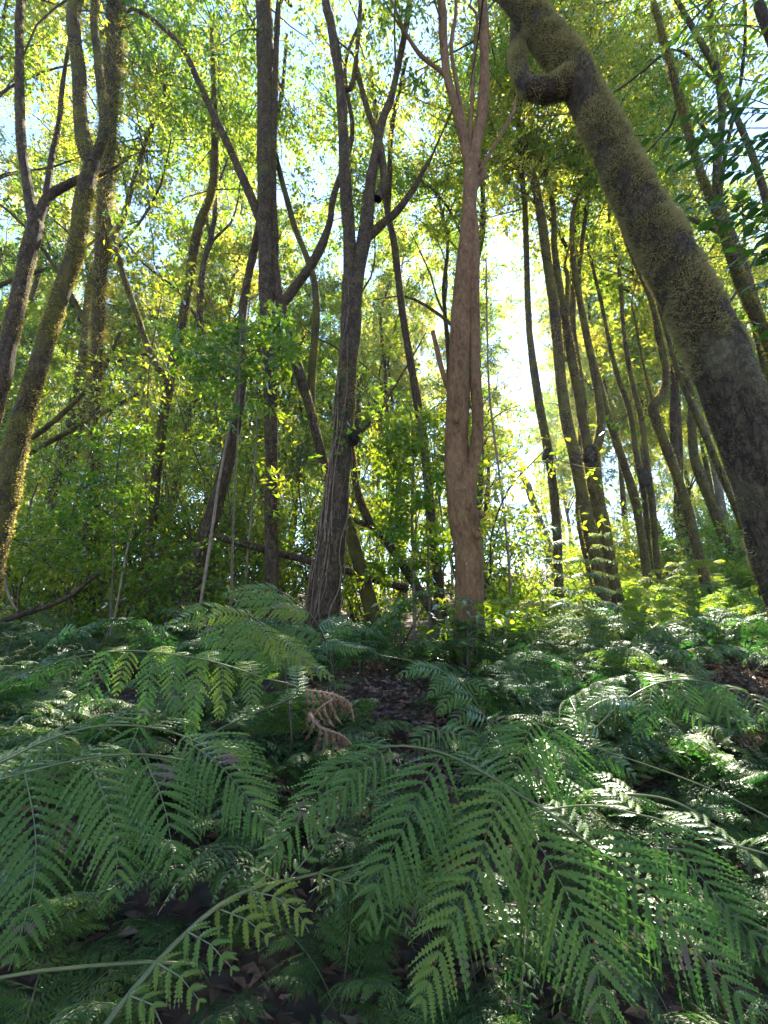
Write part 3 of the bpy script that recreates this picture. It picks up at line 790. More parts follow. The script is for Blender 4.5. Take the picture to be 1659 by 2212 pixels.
# ------------------------------------------------------------------ background trees
def make_wood_tree(k):
    r_ = np.random.default_rng(900 + k)
    H = r_.uniform(13, 17)
    n = 9
    P = np.zeros((n, 4))
    P[:, 2] = np.linspace(-0.3, H, n)
    P[1:, :2] = np.cumsum(r_.normal(size=(n - 1, 2)) * 0.22, 0)
    P[:, 3] = np.linspace(r_.uniform(0.10, 0.16), 0.03, n)
    S = smooth(P, 0.35)
    tb = MB()
    V, F, D = add_tube(tb, S[:, :3], S[:, 3], 9, bump=0.15, freq=5, seed=k)
    for b in range(4):
        i = int(r_.uniform(0.3, 0.75) * (len(S) - 1))
        th = r_.uniform(0, 6.28)
        L = r_.uniform(2.5, 4.5)
        d = np.array([math.cos(th) * 0.5, math.sin(th) * 0.5, 0.9])
        q = [S[i, :3]]
        for s in range(4):
            d = nrm(d + r_.normal(size=3) * 0.2)
            q.append(q[-1] + d * L / 4)
        Q = smooth(q, 0.35)
        add_tube(tb, Q, np.linspace(S[i, 3] * 0.6, 0.015, len(Q)), 6)
    cb = MB()
    A = P[(6 if k > 5 else n // 3 if k % 2 else 2):]
    C = grow_crown(cb, A, 36, 2.5, r_, 0.02, 0.55)
    clusters(cb, C, r_.uniform(0.3, 0.6, len(C)), 62 if k > 5 else 108, 0.124, r_, 0.15, 1.0)
    fb = MB()
    fuzz(fb, V, F, D, 4000, 0.05, r_, -0.3, w=0.012)
    return tb.mesh('trunk', M[['bark_mossy', 'bark_dark', 'bark_grey'][k % 3]]), cb.mesh('crown', [M['crown'], M['twig']], False), fb.mesh('moss', M['moss'], False)
WOOD = [make_wood_tree(k) for k in range(8)]
SUNV = np.array(sd)
def wood(x, y, k, rz, sc, label, group):
    root = thing('woodland_tree', label, 'tree', (x, y, float(ground_z(x, y))), group, rz)
    place_label(root, 'slender nearer woodland tree' if y < 15 else 'slender woodland tree farther back' if y < 24 else 'far hazy woodland tree', '' if y < 24 else 'share', x, y)
    root.scale = (sc, sc, sc)
    t, c, f = WOOD[k]
    link('trunk', t, root)
    link('crown', c, root, 'stuff')
    link('moss', f, root, 'stuff')
r_ = np.random.default_rng(31)
placed = []
for Ylo, Yhi, n in ((9.5, 14, 4), (14, 22, 17), (22, 34, 40), (34, 55, 44)):
    tries = 0
    got = 0
    while got < n and tries < 3000:
        tries += 1
        y = r_.uniform(Ylo, Yhi)
        x = r_.uniform(-1.0, 1.0) * (y * 0.95 + 2)
        if any((x - a) ** 2 + (y - b) ** 2 < (1.6 + 0.05 * y) ** 2 for a, b in placed):
            continue
        cx, _c = project(np.array([[x, y, 4.0]]))
        if 1100 < cx[0] < 1195 or (800 < cx[0] < 940 and 12 < y < 20):
            continue
        if 11 < y < 19 and 0.30 * y < x < 0.52 * y:
            continue
        placed.append((x, y))
        wood(x, y, int(r_.choice([1, 3, 6, 7])) if y < 20 else int(r_.integers(0, 6)), r_.uniform(0, 6.28), r_.uniform(0.9, 1.2) if y < 22 else r_.uniform(1.05, 1.5),
             'slender tree standing back in the wood behind the ferns', 'slender trees back in the wood')
        got += 1

for x, y, k in ((7.6, 9.8, 3), (9.5, 12.5, 5), (-7.4, 9.6, 6), (-6.2, 16.0, 5), (-8.6, 12.0, 1), (-3.6, 17.0, 3), (0.4, 18.0, 1), (2.15, 10.6, 6), (4.6, 9.6, 6), (-0.6, 11.4, 7), (7.6, 10.8, 7), (7.6, 8.4, 6)):
    wood(x, y, k, r_.uniform(0, 6.28), r_.uniform(1.0, 1.15), 'slender tree', 'slender trees back in the wood')
# ------------------------------------------------------------------ understory shrubs
def make_shrub(k):
    r_ = np.random.default_rng(1300 + k)
    H = (2.2, 2.8, 3.4, 4.2, 3.0, 1.6, 5.6, 6.8)[k]
    sb, cb = MB(), MB()
    C = []
    for s in range(5):
        th = r_.uniform(0, 6.28)
        d = nrm(np.array([math.cos(th) * 0.3, math.sin(th) * 0.3, 1.0]))
        q = [np.array([math.cos(th) * 0.06, math.sin(th) * 0.06, -0.1])]
        L = H * r_.uniform(0.7, 1.05)
        for i in range(5):
            d = nrm(d + r_.normal(size=3) * 0.2)
            q.append(q[-1] + d * L / 5)
        Q = smooth(q, 0.15)
        add_tube(sb, Q, np.linspace(0.022, 0.006, len(Q)), 5)
        rows = np.hstack([np.array(q[1:]), np.full((5, 1), 0.012)])
        C.append(grow_crown(cb, rows, 7 if k < 6 else 9, 0.75 if k < 6 else 0.9, r_, 0.008, 0.3))
    C = np.vstack(C)
    C = C[C[:, 2] > 0.15]
    clusters(cb, C, r_.uniform(0.2, 0.36, len(C)), 19 if k < 6 else 14, 0.088, r_, 0.2, 1.0, droop=0.3, sprigs=6)
    return sb.mesh('stem', M['twig']), cb.mesh('foliage', [M['shrub'], M['twig']], False)
SHRUBS = [make_shrub(k) for k in range(8)]
def shrub(x, y, k, sc, rz, label, group):
    root = thing('shrub', label, 'shrub', (x, y, float(ground_z(x, y))), group, rz)
    place_label(root, 'leafy shrub' if y < 9.4 else 'leafy shrub farther back' if y < 13 else 'far leafy shrub', '' if y < 13 else 'share', x, y)
    root.scale = (sc, sc, sc)
    link('stem', SHRUBS[k][0], root)
    link('foliage', SHRUBS[k][1], root, 'stuff')
r_ = np.random.default_rng(41)
for gx, y, k, sc in ((60, 7.2, 3, 1), (170, 7.8, 1, 1), (230, 6.6, 0, .9), (330, 8.2, 3, 1), (420, 8.6, 2, 1.1), (500, 8.2, 3, 1.1), (560, 9.2, 3, 1.1),
                     (680, 9.0, 3, 1.1), (800, 8.6, 2, 1), (970, 7.6, 3, 1), (1070, 8.2, 1, 1), (20, 9.0, 3, 1.1),
                     (120, 10, 3, 1.2), (270, 10.5, 3, 1.2), (390, 11, 3, 1.2), (-80, 7.5, 2, 1), (300, 6.9, 0, 1), (380, 7.4, 2, 1), (460, 7.2, 0, 1), (120, 6.8, 0, 1), (1090, 7.4, 5, 1), (1130, 8.6, 0, 1), (140, 7.6, 6, 1), (290, 8.4, 7, 1), (430, 7.8, 6, 1), (540, 8.6, 7, 1), (640, 8.2, 6, 1), (720, 9.2, 7, 1), (850, 8.4, 6, .9), (60, 8.6, 7, 1), (350, 9.3, 7, 1.1), (930, 9.4, 7, .95)):
    x = px(gx, 1200, y)[0]
    shrub(x, y, k, sc, r_.uniform(0, 6.28), 'leafy green shrub filling the gaps among the left and middle trunks', 'shrubs among the left and middle trunks')
for i in range(26):
    y = r_.uniform(9.5, 20)
    x = r_.uniform(0.36, 0.95) * y
    shrub(x, y, int(r_.choice([0, 1, 2, 5, 5])), r_.uniform(0.9, 1.4), r_.uniform(0, 6.28), 'leafy shrub on the rising ground behind the right-hand slender trunks', 'shrubs on the right-hand slope')
for i in range(12):
    y = r_.uniform(13, 24)
    x = r_.uniform(-0.95, -0.1) * y
    shrub(x, y, int(r_.choice([2, 3, 3, 4])), r_.uniform(1.0, 1.6), r_.uniform(0, 6.28), 'tall shrub deep in the wood behind the trunks', 'tall shrubs deep in the wood')

# ------------------------------------------------------------------ ferns
def pinna_mesh(mb, A, hint, W, n=24, K=8, seed=0, tint=0.5, ang=0.55, droop=0.25, slot=0, stem_slot=1, stem_r=0.0014, tip=0.10, lean=0.16):
    """one pinna: A axis polyline; pinnules in two ranks, each edged with lobes"""
    r_ = np.random.default_rng(seed)
    A = smooth(A, 0.02)
    T = nrm(np.gradient(A, axis=0))
    hint = np.asarray(hint, float)
    Sd = nrm(np.cross(T, hint))
    Nn = np.cross(Sd, T)
    s = np.linspace(0.05, 0.985, n)
    idx = np.clip((s * (len(A) - 1)).astype(int), 0, len(A) - 1)
    prof = np.minimum(1, 0.62 + s / 0.25 * 0.38) * np.clip(1 - s, 0, 1) ** 0.62 * (1 - tip) + tip * (1 - s)
    length = np.sum(np.linalg.norm(np.diff(A, axis=0), axis=1))
    gap = length / n
    add_tube(mb, A[::2], np.linspace(stem_r, stem_r * 0.35, len(A[::2])), 3, slot=stem_slot, tint=0.5, cap=False)
    for sg in (-1, 1):
        j = np.clip(idx + (0 if sg > 0 else len(A) // (3 * n)), 0, len(A) - 1)
        an = ang + 0.22 * s + r_.normal(size=n) * 0.085
        d = Sd[j] * sg * np.cos(an)[:, None] + T[j] * np.sin(an)[:, None]
        d = nrm(d + Nn[j] * r_.normal(size=(n, 1)) * 0.10)
        Lp = W * prof * r_.uniform(0.82, 1.08, n)
        keep = r_.random(n) > 0.05
        o = A[j]
        t_, n_ = T[j], Nn[j]
        u = np.linspace(0, 1, K + 1)
        Mid = o[:, None] + d[:, None] * (Lp[:, None] * u)[..., None] + t_[:, None] * (Lp[:, None] * lean * u ** 2)[..., None] \
            - n_[:, None] * (Lp[:, None] * droop * u ** 2)[..., None]
        Mid[..., 2] -= Lp[:, None] * 0.10 * u ** 2
        E = nrm(np.cross(d, n_))
        w = (gap * 0.72) * (1 - u ** 1.8) * np.minimum(1, 0.55 + 2.2 * u)
        w = np.minimum(w[None, :], (Lp * 0.30)[:, None])
        du = 1.0 / K
        for e in (-1, 1):
            Vv = Mid[:, :-1] + e * E[:, None] * (w[:, :-1] * 0.34)[..., None]
            Pk = Mid[:, :-1] + e * E[:, None] * (w[:, :-1] * r_.uniform(0.78, 1.1, (n, K)))[..., None] + d[:, None] * (Lp * du * 0.80)[:, None, None] - n_[:, None] * (w[:, :-1] * 0.25)[..., None]
            q = np.stack([Mid[:, :-1], Vv, Pk, Mid[:, 1:]], 2)[keep].reshape(-1, 3)
            tt = np.clip(tint + r_.normal(size=keep.sum()) * 0.10 + 0.1, 0, 1)
            nq = len(q) // 4
            mb.add(q, np.arange(nq * 4).reshape(-1, 4), np.repeat(tt, K * 4), slot)

def cam_hint(P, up=0.55):
    v = nrm(np.array([0, 0, CAM_Z]) - np.asarray(P))
    return nrm(v * 0.9 + np.array([0, 0, up]))

FERN_MATS = [M['fern'], M['stipe']]
def hero_fern(label, root_xy, fronds, group=None, tint=0.45, mats=None):
    """near fern: each frond a rachis with its pinnae as pieces of their own"""
    mats = mats or [M['fern_near_lit_tone'], M['stipe']]
    rx, ry = root_xy
    root = thing('fern', label, 'fern', (rx, ry, float(ground_z(rx, ry))), group)
    off = np.array(root.location)
    for fi, fr in enumerate(fronds):
        R = np.array([px(*p) for p in fr['rachis']])
        if fr.get('rooted', True):
            b = off + [0, 0, -0.03]
            mid = (b + R[0]) / 2 + [0, 0, 0.15 * np.linalg.norm(R[0] - b)]
            R = np.vstack([b, mid, R])
        S = smooth(R, 0.03)
        mb = MB()
        add_tube(mb, S, np.linspace(fr.get('r', 0.006), 0.002, len(S)), 7)
        fo = link('frond', mb.mesh('frond', M['stipe'] if fr.get('green', True) else M['stipe_dark'], offset=off), root)
        for k, (pts, W) in enumerate(fr['pinnae']):
            A = np.array([px(*p) for p in pts])
            Wm = W / FPX * ray_t(pts[0][1], pts[0][2]) * 1.32
            pb = MB()
            pinna_mesh(pb, A, cam_hint(A.mean(0), fr.get('up', 0.55)), Wm, n=fr.get('n', 33), K=fr.get('K', 11), seed=fi * 50 + k + len(label), tint=fr.get('tint', tint))
            link('pinna', pb.mesh('pinna', mats, False, off), fo)
        # pinnae on the far side of the rachis, lying back from the lens
        L0 = fr.get('back', 0)
        for k in range(L0):
            t = 0.35 + 0.6 * (k + 0.5) / L0
            i = int(t * (len(S) - 1))
            p = S[i]
            tg = nrm(S[min(i + 3, len(S) - 1)] - S[max(i - 3, 0)])
            L = fr.get('back_len', 0.34) * (1 - 0.55 * max(0, t - 0.5) / 0.5)
            d = nrm(np.array([0, 1.0, 0.05]) + tg * 0.45)
            A = np.array([p, p + d * L * 0.5 + [0, 0, 0.01], p + d * L + [0, 0, -0.10 * L / 0.3]])
            pb = MB()
            pinna_mesh(pb, A, (0, -0.25, 1), 0.085, n=20, K=6, seed=900 + fi * 20 + k, tint=fr.get('tint', tint))
            link('pinna', pb.mesh('pinna', mats, False, off), fo)
    return root

# left arching frond, nearest
hero_fern('big fern at the lower left, its arching frond hung with long drooping leaflets', (-1.75, 1.35), [
    dict(rachis=[(-120, 1712, 1.15), (0, 1684, 1.12), (120, 1652, 1.12), (230, 1632, 1.13), (320, 1630, 1.15), (400, 1642, 1.18)], r=0.0055, back=8, back_len=0.30, tint=0.45, pinnae=[
        ([(52, 1664, 1.12), (72, 1760, 1.07), (78, 1850, 1.02), (62, 1960, 0.98), (18, 2098, 0.95)], 118),
        ([(-60, 1690, 1.12), (-70, 1800, 1.07), (-90, 1900, 1.0), (-110, 2000, 0.97)], 105),
        ([(192, 1645, 1.13), (225, 1720, 1.09), (248, 1800, 1.05), (254, 1880, 1.02), (238, 1962, 1.0)], 108),
        ([(308, 1632, 1.15), (345, 1710, 1.11), (364, 1780, 1.07), (374, 1850, 1.05), (384, 1905, 1.04)], 104)]),
    dict(rachis=[(-120, 1690, 1.35), (0, 1648, 1.32), (90, 1604, 1.3), (190, 1572, 1.3), (300, 1568, 1.32), (400, 1592, 1.35), (500, 1650, 1.35), (570, 1720, 1.33)], r=0.005, back=9, back_len=0.34, tint=0.55, pinnae=[
        ([(392, 1595, 1.34), (470, 1648, 1.29), (525, 1712, 1.26), (566, 1770, 1.24), (588, 1812, 1.23)], 112),
        ([(300, 1570, 1.32), (270, 1640, 1.29), (250, 1690, 1.26), (240, 1760, 1.25)], 80),
        ([(120, 1595, 1.30), (130, 1660, 1.27), (150, 1720, 1.25)], 80)])])
hero_fern('fern in the middle whose bowed stem carries the longest hanging leaflets', (1.05, 1.5), [
    dict(rachis=[(1235, 1795, 1.1), (1130, 1722, 1.12), (1050, 1672, 1.12), (960, 1628, 1.13), (870, 1611, 1.16), (790, 1622, 1.2), (730, 1648, 1.24), (650, 1700, 1.28)], r=0.0065, back=5, back_len=0.24, pinnae=[
        ([(1088, 1694, 1.11), (1060, 1770, 1.06), (1030, 1870, 1.02), (975, 1990, 0.98), (938, 2090, 0.95), (900, 2190, 0.93)], 132),
        ([(955, 1632, 1.13), (915, 1690, 1.09), (880, 1770, 1.05), (830, 1870, 1.02), (800, 1950, 1.0), (785, 2030, 0.98)], 105),
        ([(840, 1614, 1.18), (790, 1650, 1.13), (745, 1700, 1.1), (700, 1750, 1.08), (650, 1770, 1.07)], 72),
        ([(760, 1634, 1.22), (705, 1690, 1.18), (640, 1780, 1.15), (580, 1860, 1.12), (540, 1950, 1.1)], 66)]),
    dict(rachis=[(900, 1875, 1.15), (860, 1868, 1.12), (800, 1880, 1.1), (740, 1900, 1.08)], rooted=False, r=0.003, tint=0.6, pinnae=[
        ([(880, 1872, 1.13), (905, 1940, 1.08), (920, 2000, 1.05), (935, 2060, 1.03)], 44),
        ([(850, 1870, 1.12), (860, 1940, 1.07), (880, 2000, 1.04), (895, 2055, 1.02)], 44),
        ([(815, 1880, 1.10), (820, 1940, 1.06), (840, 2000, 1.03), (855, 2045, 1.0)], 44)])])
hero_fern('fern at the lower right with overlapping downswept leaflets, some browned', (1.95, 1.45), [
    dict(rachis=[(1500, 1800, 1.25), (1380, 1760, 1.2), (1280, 1740, 1.16), (1180, 1750, 1.13), (1120, 1770, 1.12)], r=0.005, back=4, pinnae=[
        ([(1130, 1772, 1.12), (1180, 1850, 1.08), (1235, 1950, 1.04), (1275, 2040, 1.0), (1300, 2130, 0.97), (1290, 2212, 0.95)], 150),
        ([(1270, 1800, 1.16), (1370, 1900, 1.1), (1470, 2010, 1.05), (1560, 2110, 1.0), (1650, 2215, 0.96)], 128),
        ([(1420, 1790, 1.22), (1500, 1880, 1.17), (1590, 1980, 1.12), (1680, 2080, 1.08)], 110)]),
    dict(rachis=[(1250, 1600, 1.7), (1180, 1570, 1.6), (1150, 1558, 1.5)], r=0.004, pinnae=[
        ([(1152, 1556, 1.5), (1125, 1620, 1.45), (1105, 1700, 1.4), (1095, 1800, 1.36)], 120),
        ([(1190, 1572, 1.6), (1210, 1640, 1.55), (1240, 1700, 1.5), (1250, 1760, 1.48)], 80)])])
hero_fern('yellow-green fern frond rising across the lower left corner', (-0.95, 0.85), [
    dict(rachis=[(150, 2330, 0.80), (240, 2200, 0.84), (330, 2090, 0.88), (430, 1990, 0.94), (520, 1930, 1.0), (650, 1895, 1.08), (770, 1868, 1.16), (850, 1845, 1.22)], r=0.005, rooted=False, tint=0.92, K=7, n=16, pinnae=[
        ([(540, 1925, 1.01), (590, 1935, 1.0), (640, 1965, 0.98), (668, 2015, 0.97)], 56),
        ([(470, 1962, 0.97), (530, 1985, 0.95), (575, 2020, 0.94), (610, 2045, 0.93)], 48),
        ([(405, 2012, 0.92), (455, 2040, 0.9), (500, 2090, 0.89), (530, 2140, 0.88)], 46),
        ([(340, 2080, 0.88), (390, 2110, 0.87), (430, 2160, 0.86), (450, 2220, 0.85)], 44),
        ([(280, 2150, 0.85), (330, 2170, 0.84), (360, 2220, 0.83), (380, 2280, 0.82)], 40),
        ([(600, 1905, 1.05), (560, 1880, 1.08), (600, 1840, 1.12)], 26),
        ([(690, 1885, 1.1), (740, 1905, 1.08), (790, 1915, 1.06)], 30),
        ([(620, 1905, 1.05), (680, 1830, 1.1), (720, 1760, 1.14), (745, 1700, 1.18)], 24)])])
log('bare green fern stalk lying across the lower left corner', [(-60, 2122, 12), (80, 2098, 12), (200, 2086, 11), (320, 2078, 10), (420, 2082, 9)], 1.05, 'stipe', cat='fern stalk', name='fern_stalk', sides=6)
hero_fern('tall dark-stemmed fern at centre left with bright backlit fronds like a parasol', (-0.55, 2.75), [
    dict(rachis=[(630, 1600, 2.6), (622, 1500, 2.6), (612, 1440, 2.58), (585, 1370, 2.55), (540, 1330, 2.55), (480, 1310, 2.58), (360, 1300, 2.6)], green=False, r=0.008, tint=0.75, n=20, K=6, pinnae=[
        ([(612, 1440, 2.58), (560, 1408, 2.5), (500, 1405, 2.45), (420, 1422, 2.4)], 40),
        ([(600, 1405, 2.56), (540, 1378, 2.5), (480, 1380, 2.45), (430, 1396, 2.42)], 42),
        ([(580, 1368, 2.55), (520, 1350, 2.5), (460, 1362, 2.46), (415, 1385, 2.44)], 40),
        ([(545, 1335, 2.55), (490, 1326, 2.5), (440, 1340, 2.5), (390, 1352, 2.5)], 34),
        ([(480, 1310, 2.58), (430, 1320, 2.5), (380, 1345, 2.5), (350, 1350, 2.5)], 34),
        ([(555, 1345, 2.55), (580, 1380, 2.5), (600, 1420, 2.47), (604, 1450, 2.46)], 30),
        ([(590, 1372, 2.55), (630, 1400, 2.5), (660, 1430, 2.47), (680, 1466, 2.45)], 34),
        ([(605, 1420, 2.57), (650, 1432, 2.5), (700, 1452, 2.46), (725, 1475, 2.45)], 34)])])
hero_fern('tall fern behind the parasol-shaped one, its frond tip bowed over to the left', (-0.28, 3.2), [
    dict(rachis=[(722, 1560, 3.1), (722, 1480, 3.1), (708, 1400, 3.05), (680, 1340, 3.0), (640, 1300, 3.0), (590, 1270, 3.0), (530, 1254, 3.0), (450, 1256, 3.0)], green=False, r=0.008, tint=0.6, n=20, K=6, pinnae=[
        ([(700, 1380, 3.05), (640, 1362, 2.95), (570, 1380, 2.9), (530, 1400, 2.88)], 36),
        ([(672, 1330, 3.0), (620, 1316, 2.92), (560, 1318, 2.9), (510, 1322, 2.88)], 30),
        ([(640, 1302, 3.0), (590, 1294, 2.95), (540, 1296, 2.9), (490, 1302, 2.88)], 28),
        ([(600, 1275, 3.0), (550, 1272, 2.95), (500, 1280, 2.92), (470, 1290, 2.9)], 28),
        ([(690, 1352, 3.0), (715, 1345, 2.95), (740, 1350, 2.92), (765, 1370, 2.9)], 28),
        ([(700, 1385, 3.05), (720, 1390, 3.0), (760, 1400, 2.96), (800, 1402, 2.9)], 24)])])
hero_fern('fern left of centre with a nearly level frond dripping narrow leaflets', (-1.3, 2.3), [
    dict(rachis=[(640, 1500, 2.2), (560, 1462, 2.1), (470, 1432, 2.05), (380, 1415, 2.0), (280, 1406, 2.0), (170, 1418, 1.95), (80, 1445, 1.9), (-30, 1490, 1.85)], r=0.006, tint=0.6, n=18, K=6, back=8, back_len=0.4, pinnae=[
        ([(430, 1424, 2.03), (420, 1500, 1.98), (415, 1560, 1.95), (410, 1630, 1.93)], 32), ([(380, 1415, 2.0), (372, 1480, 1.96), (385, 1540, 1.93), (392, 1580, 1.92)], 30),
        ([(330, 1409, 2.0), (318, 1480, 1.95), (312, 1530, 1.93), (300, 1580, 1.92)], 30), ([(280, 1407, 2.0), (262, 1460, 1.95), (250, 1510, 1.93)], 28),
        ([(230, 1409, 1.97), (205, 1460, 1.93), (180, 1510, 1.91), (110, 1550, 1.9)], 40), ([(170, 1418, 1.95), (140, 1450, 1.9), (110, 1480, 1.88)], 24),
        ([(110, 1436, 1.92), (80, 1465, 1.88), (50, 1490, 1.86)], 22), ([(480, 1436, 2.05), (480, 1500, 2.0), (470, 1560, 1.97)], 30), ([(540, 1456, 2.1), (545, 1510, 2.05), (540, 1560, 2.0)], 28)])])
hero_fern('fern just right of centre whose row of small leaflets droops over the bare litter', (0.55, 2.6), [
    dict(rachis=[(1100, 1640, 2.4), (1060, 1570, 2.35), (1030, 1520, 2.3), (990, 1470, 2.3), (920, 1435, 2.3), (820, 1415, 2.3)], r=0.005, tint=0.55, n=18, K=6, pinnae=[
        ([(1000, 1480, 2.3), (970, 1468, 2.25), (940, 1485, 2.22), (925, 1510, 2.2)], 30), ([(1020, 1505, 2.3), (985, 1498, 2.25), (960, 1520, 2.22), (945, 1550, 2.2)], 34),
        ([(1045, 1545, 2.32), (1010, 1535, 2.26), (980, 1560, 2.22), (960, 1590, 2.2)], 36), ([(950, 1448, 2.3), (910, 1440, 2.25), (880, 1450, 2.2), (850, 1465, 2.2)], 26),
        ([(1050, 1555, 2.33), (1080, 1560, 2.3), (1100, 1590, 2.25), (1110, 1630, 2.2)], 34), ([(1000, 1475, 2.3), (1030, 1480, 2.28), (1055, 1500, 2.25)], 22)]),
    dict(rachis=[(980, 1700, 2.0), (965, 1620, 1.98), (955, 1590, 1.96), (945, 1572, 1.95)], r=0.004, n=18, pinnae=[
        ([(945, 1574, 1.95), (915, 1590, 1.9), (890, 1615, 1.88)], 40), ([(950, 1580, 1.96), (990, 1585, 1.92), (1020, 1615, 1.9), (1035, 1650, 1.88)], 40)])])
hero_fern('broad fern on the right arching out to the picture edge in bluish light', (1.75, 2.2), [
    dict(rachis=[(1180, 1720, 1.9), (1230, 1640, 1.85), (1300, 1560, 1.85), (1370, 1500, 1.85), (1450, 1470, 1.9), (1560, 1480, 1.95), (1700, 1530, 2.0)], r=0.006, tint=0.35, n=20, K=7, back=9, back_len=0.4, pinnae=[
        ([(1290, 1570, 1.85), (1250, 1560, 1.8), (1210, 1590, 1.77), (1180, 1640, 1.75)], 44), ([(1360, 1505, 1.85), (1310, 1510, 1.8), (1265, 1535, 1.77), (1235, 1580, 1.75)], 44),
        ([(1410, 1482, 1.88), (1400, 1530, 1.82), (1390, 1570, 1.8), (1370, 1600, 1.78)], 40), ([(1470, 1470, 1.9), (1480, 1510, 1.85), (1500, 1540, 1.82), (1540, 1580, 1.8)], 44),
        ([(1540, 1478, 1.94), (1560, 1520, 1.88), (1600, 1550, 1.85), (1650, 1575, 1.83)], 44), ([(1620, 1500, 1.97), (1650, 1540, 1.9), (1700, 1570, 1.88)], 40),
        ([(1250, 1620, 1.85), (1290, 1625, 1.8), (1330, 1645, 1.78), (1380, 1680, 1.76)], 40)])])

SUN_MATS = [M['fern_sunlit_tone'], M['stipe_dark']]
def ladder(label, root, rach, side, n, L0, W, Y, tint, mats):
    pin = []
    R = smooth(np.array(rach, float), 6)
    for k in range(n):
        t = 0.25 + 0.74 * k / (n - 1)
        p = R[int(t * (len(R) - 1))]
        L = L0 * (1 - 0.75 * max(0, t - 0.35) / 0.65)
        for sd2 in side:
            pin.append(([(p[0], p[1], Y), (p[0] + sd2 * L * 0.5, p[1] - L * 0.10, Y - 0.08), (p[0] + sd2 * L, p[1] + L * 0.10, Y - 0.15)], W))
    return hero_fern(label, root, [dict(rachis=[(a, b, Y) for a, b in rach], green=False, r=0.005, tint=tint, n=15, K=4, up=1.4, pinnae=pin)], mats=mats)
ladder('tall upright fern with a ladder of dark leaflets left of the slender trunks', (1.95, 4.1), [(1300, 1440), (1270, 1330), (1225, 1230), (1170, 1140), (1120, 1085)], (-1, 1), 9, 95, 17, 4.2, 0.1, [M['fern'], M['stipe_dark']])  # low tint puts the shade on this fern into its leaf colour
ladder('tall fern lit yellow-green before the forked slender trunk', (2.4, 4.5), [(1340, 1440), (1336, 1340), (1330, 1270), (1322, 1200), (1300, 1150)], (-1, 1), 8, 110, 20, 4.5, 0.8, SUN_MATS)
ladder('tall fern arching right below the elbowed slender trunk', (2.7, 4.6), [(1390, 1430), (1400, 1340), (1430, 1260), (1480, 1220), (1540, 1215)], (-1, 1), 9, 90, 20, 4.6, 0.9, SUN_MATS)
ladder('sunlit fern arching left at the foot of the plain slender trunk', (2.2, 4.4), [(1290, 1440), (1270, 1380), (1230, 1320), (1180, 1300), (1120, 1310)], (-1, 1), 9, 80, 18, 4.3, 0.8, SUN_MATS)

# dead curled frond
dead = thing('dead_fern_frond', 'dead curled brown fern frond caught among the green ones', 'dead frond', px(800, 1610, 1.7))
doff = np.array(dead.location)
for pts, rr in (([(660, 1490, 1.72), (720, 1500, 1.7), (755, 1520, 1.68), (765, 1560, 1.68)], 0.003), ([(668, 1540, 1.68), (690, 1570, 1.66), (740, 1590, 1.66), (768, 1620, 1.68)], 0.006), ([(720, 1510, 1.68), (690, 1530, 1.68), (668, 1560, 1.68)], 0.003)):
    A = np.array([px(*p) for p in pts])
    mb = MB()
    S = smooth(A, 0.02)
    add_tube(mb, S, np.linspace(rr, rr * 0.5, len(S)), 6)
    pinna_mesh(mb, A, (0, -0.6, 0.8), 0.07, n=16, K=4, seed=int(rr * 1e4), droop=1.6, ang=0.9, lean=-0.5)
    link('pinna', mb.mesh('pinna', [M['fern_dead'], M['fern_dead']], False, doff), dead)

# generic fern fronds, shared by the rest of the plants
def make_frond(k, pairs, n, K, L=1.0, mats=None):
    r_ = np.random.default_rng(2000 + k)
    a0, a1 = math.radians(r_.uniform(62, 80)), math.radians(r_.uniform(-35, -5))
    m = 14
    ang = np.interp(np.linspace(0, 1, m), [0, 0.3, 0.75, 1], [a0, a0 * 0.75, (a0 + a1) * 0.3, a1])
    st = L / (m - 1)
    P = np.zeros((m, 3))
    for i in range(1, m):
        P[i] = P[i - 1] + [math.cos(ang[i]) * st, 0.02 * math.sin(i * 0.9 + k) * st, math.sin(ang[i]) * st]
    S = smooth(P, 0.02)
    mb = MB()
    add_tube(mb, S[::2], np.linspace(0.0065, 0.0015, len(S[::2])) * L, 5, slot=1)
    T = nrm(np.gradient(S, axis=0))
    for i in range(pairs):
        t = 0.30 + 0.69 * i / (pairs - 1)
        j = min(int(t * (len(S) - 1)), len(S) - 1)
        s = (t - 0.30) / 0.70
        Lp = 0.40 * L * min(1, 0.7 + s * 1.6) * max(0.03, (1 - s)) ** 0.75
        Nv = np.cross(T[j], [0, 1, 0]) * -1
        if Nv[2] < 0:
            Nv = -Nv
        for sg in (-1, 1):
            if r_.random() < 0.03:
                continue
            Lp = 0.40 * L * min(1, 0.7 + s * 1.6) * max(0.03, (1 - s)) ** 0.75 * r_.uniform(0.78, 1.08)
            d = nrm(np.array([0, sg, 0]) + T[j] * (0.35 + 0.5 * s) + r_.normal(size=3) * 0.05)
            A = np.array([S[j], S[j] + d * Lp * 0.5 + [0, 0, -0.02 * Lp], S[j] + d * Lp + T[j] * Lp * 0.10 + [0, 0, -r_.uniform(0.2, 0.4) * Lp]])
            nn = max(5, int(n * (0.4 + 0.6 * Lp / (0.4 * L))))
            hint = nrm(Nv + r_.normal(size=3) * 0.24)
            A[1:] += r_.normal(size=(2, 3)) * [[0.03], [0.07]] * Lp
            pinna_mesh(mb, A, hint, 0.085 * L * (0.35 + 0.65 * Lp / (0.4 * L)), n=nn, K=K, seed=k * 100 + i * 2 + (sg > 0), tint=r_.uniform(0.2, 0.6), stem_r=0.0016)
    return mb.mesh('frond', mats or FERN_MATS, False)
FINE = [make_frond(k, 15, 20, 6) for k in range(4)]
MID = [make_frond(10 + k, 13, 15, 3) for k in range(4)]
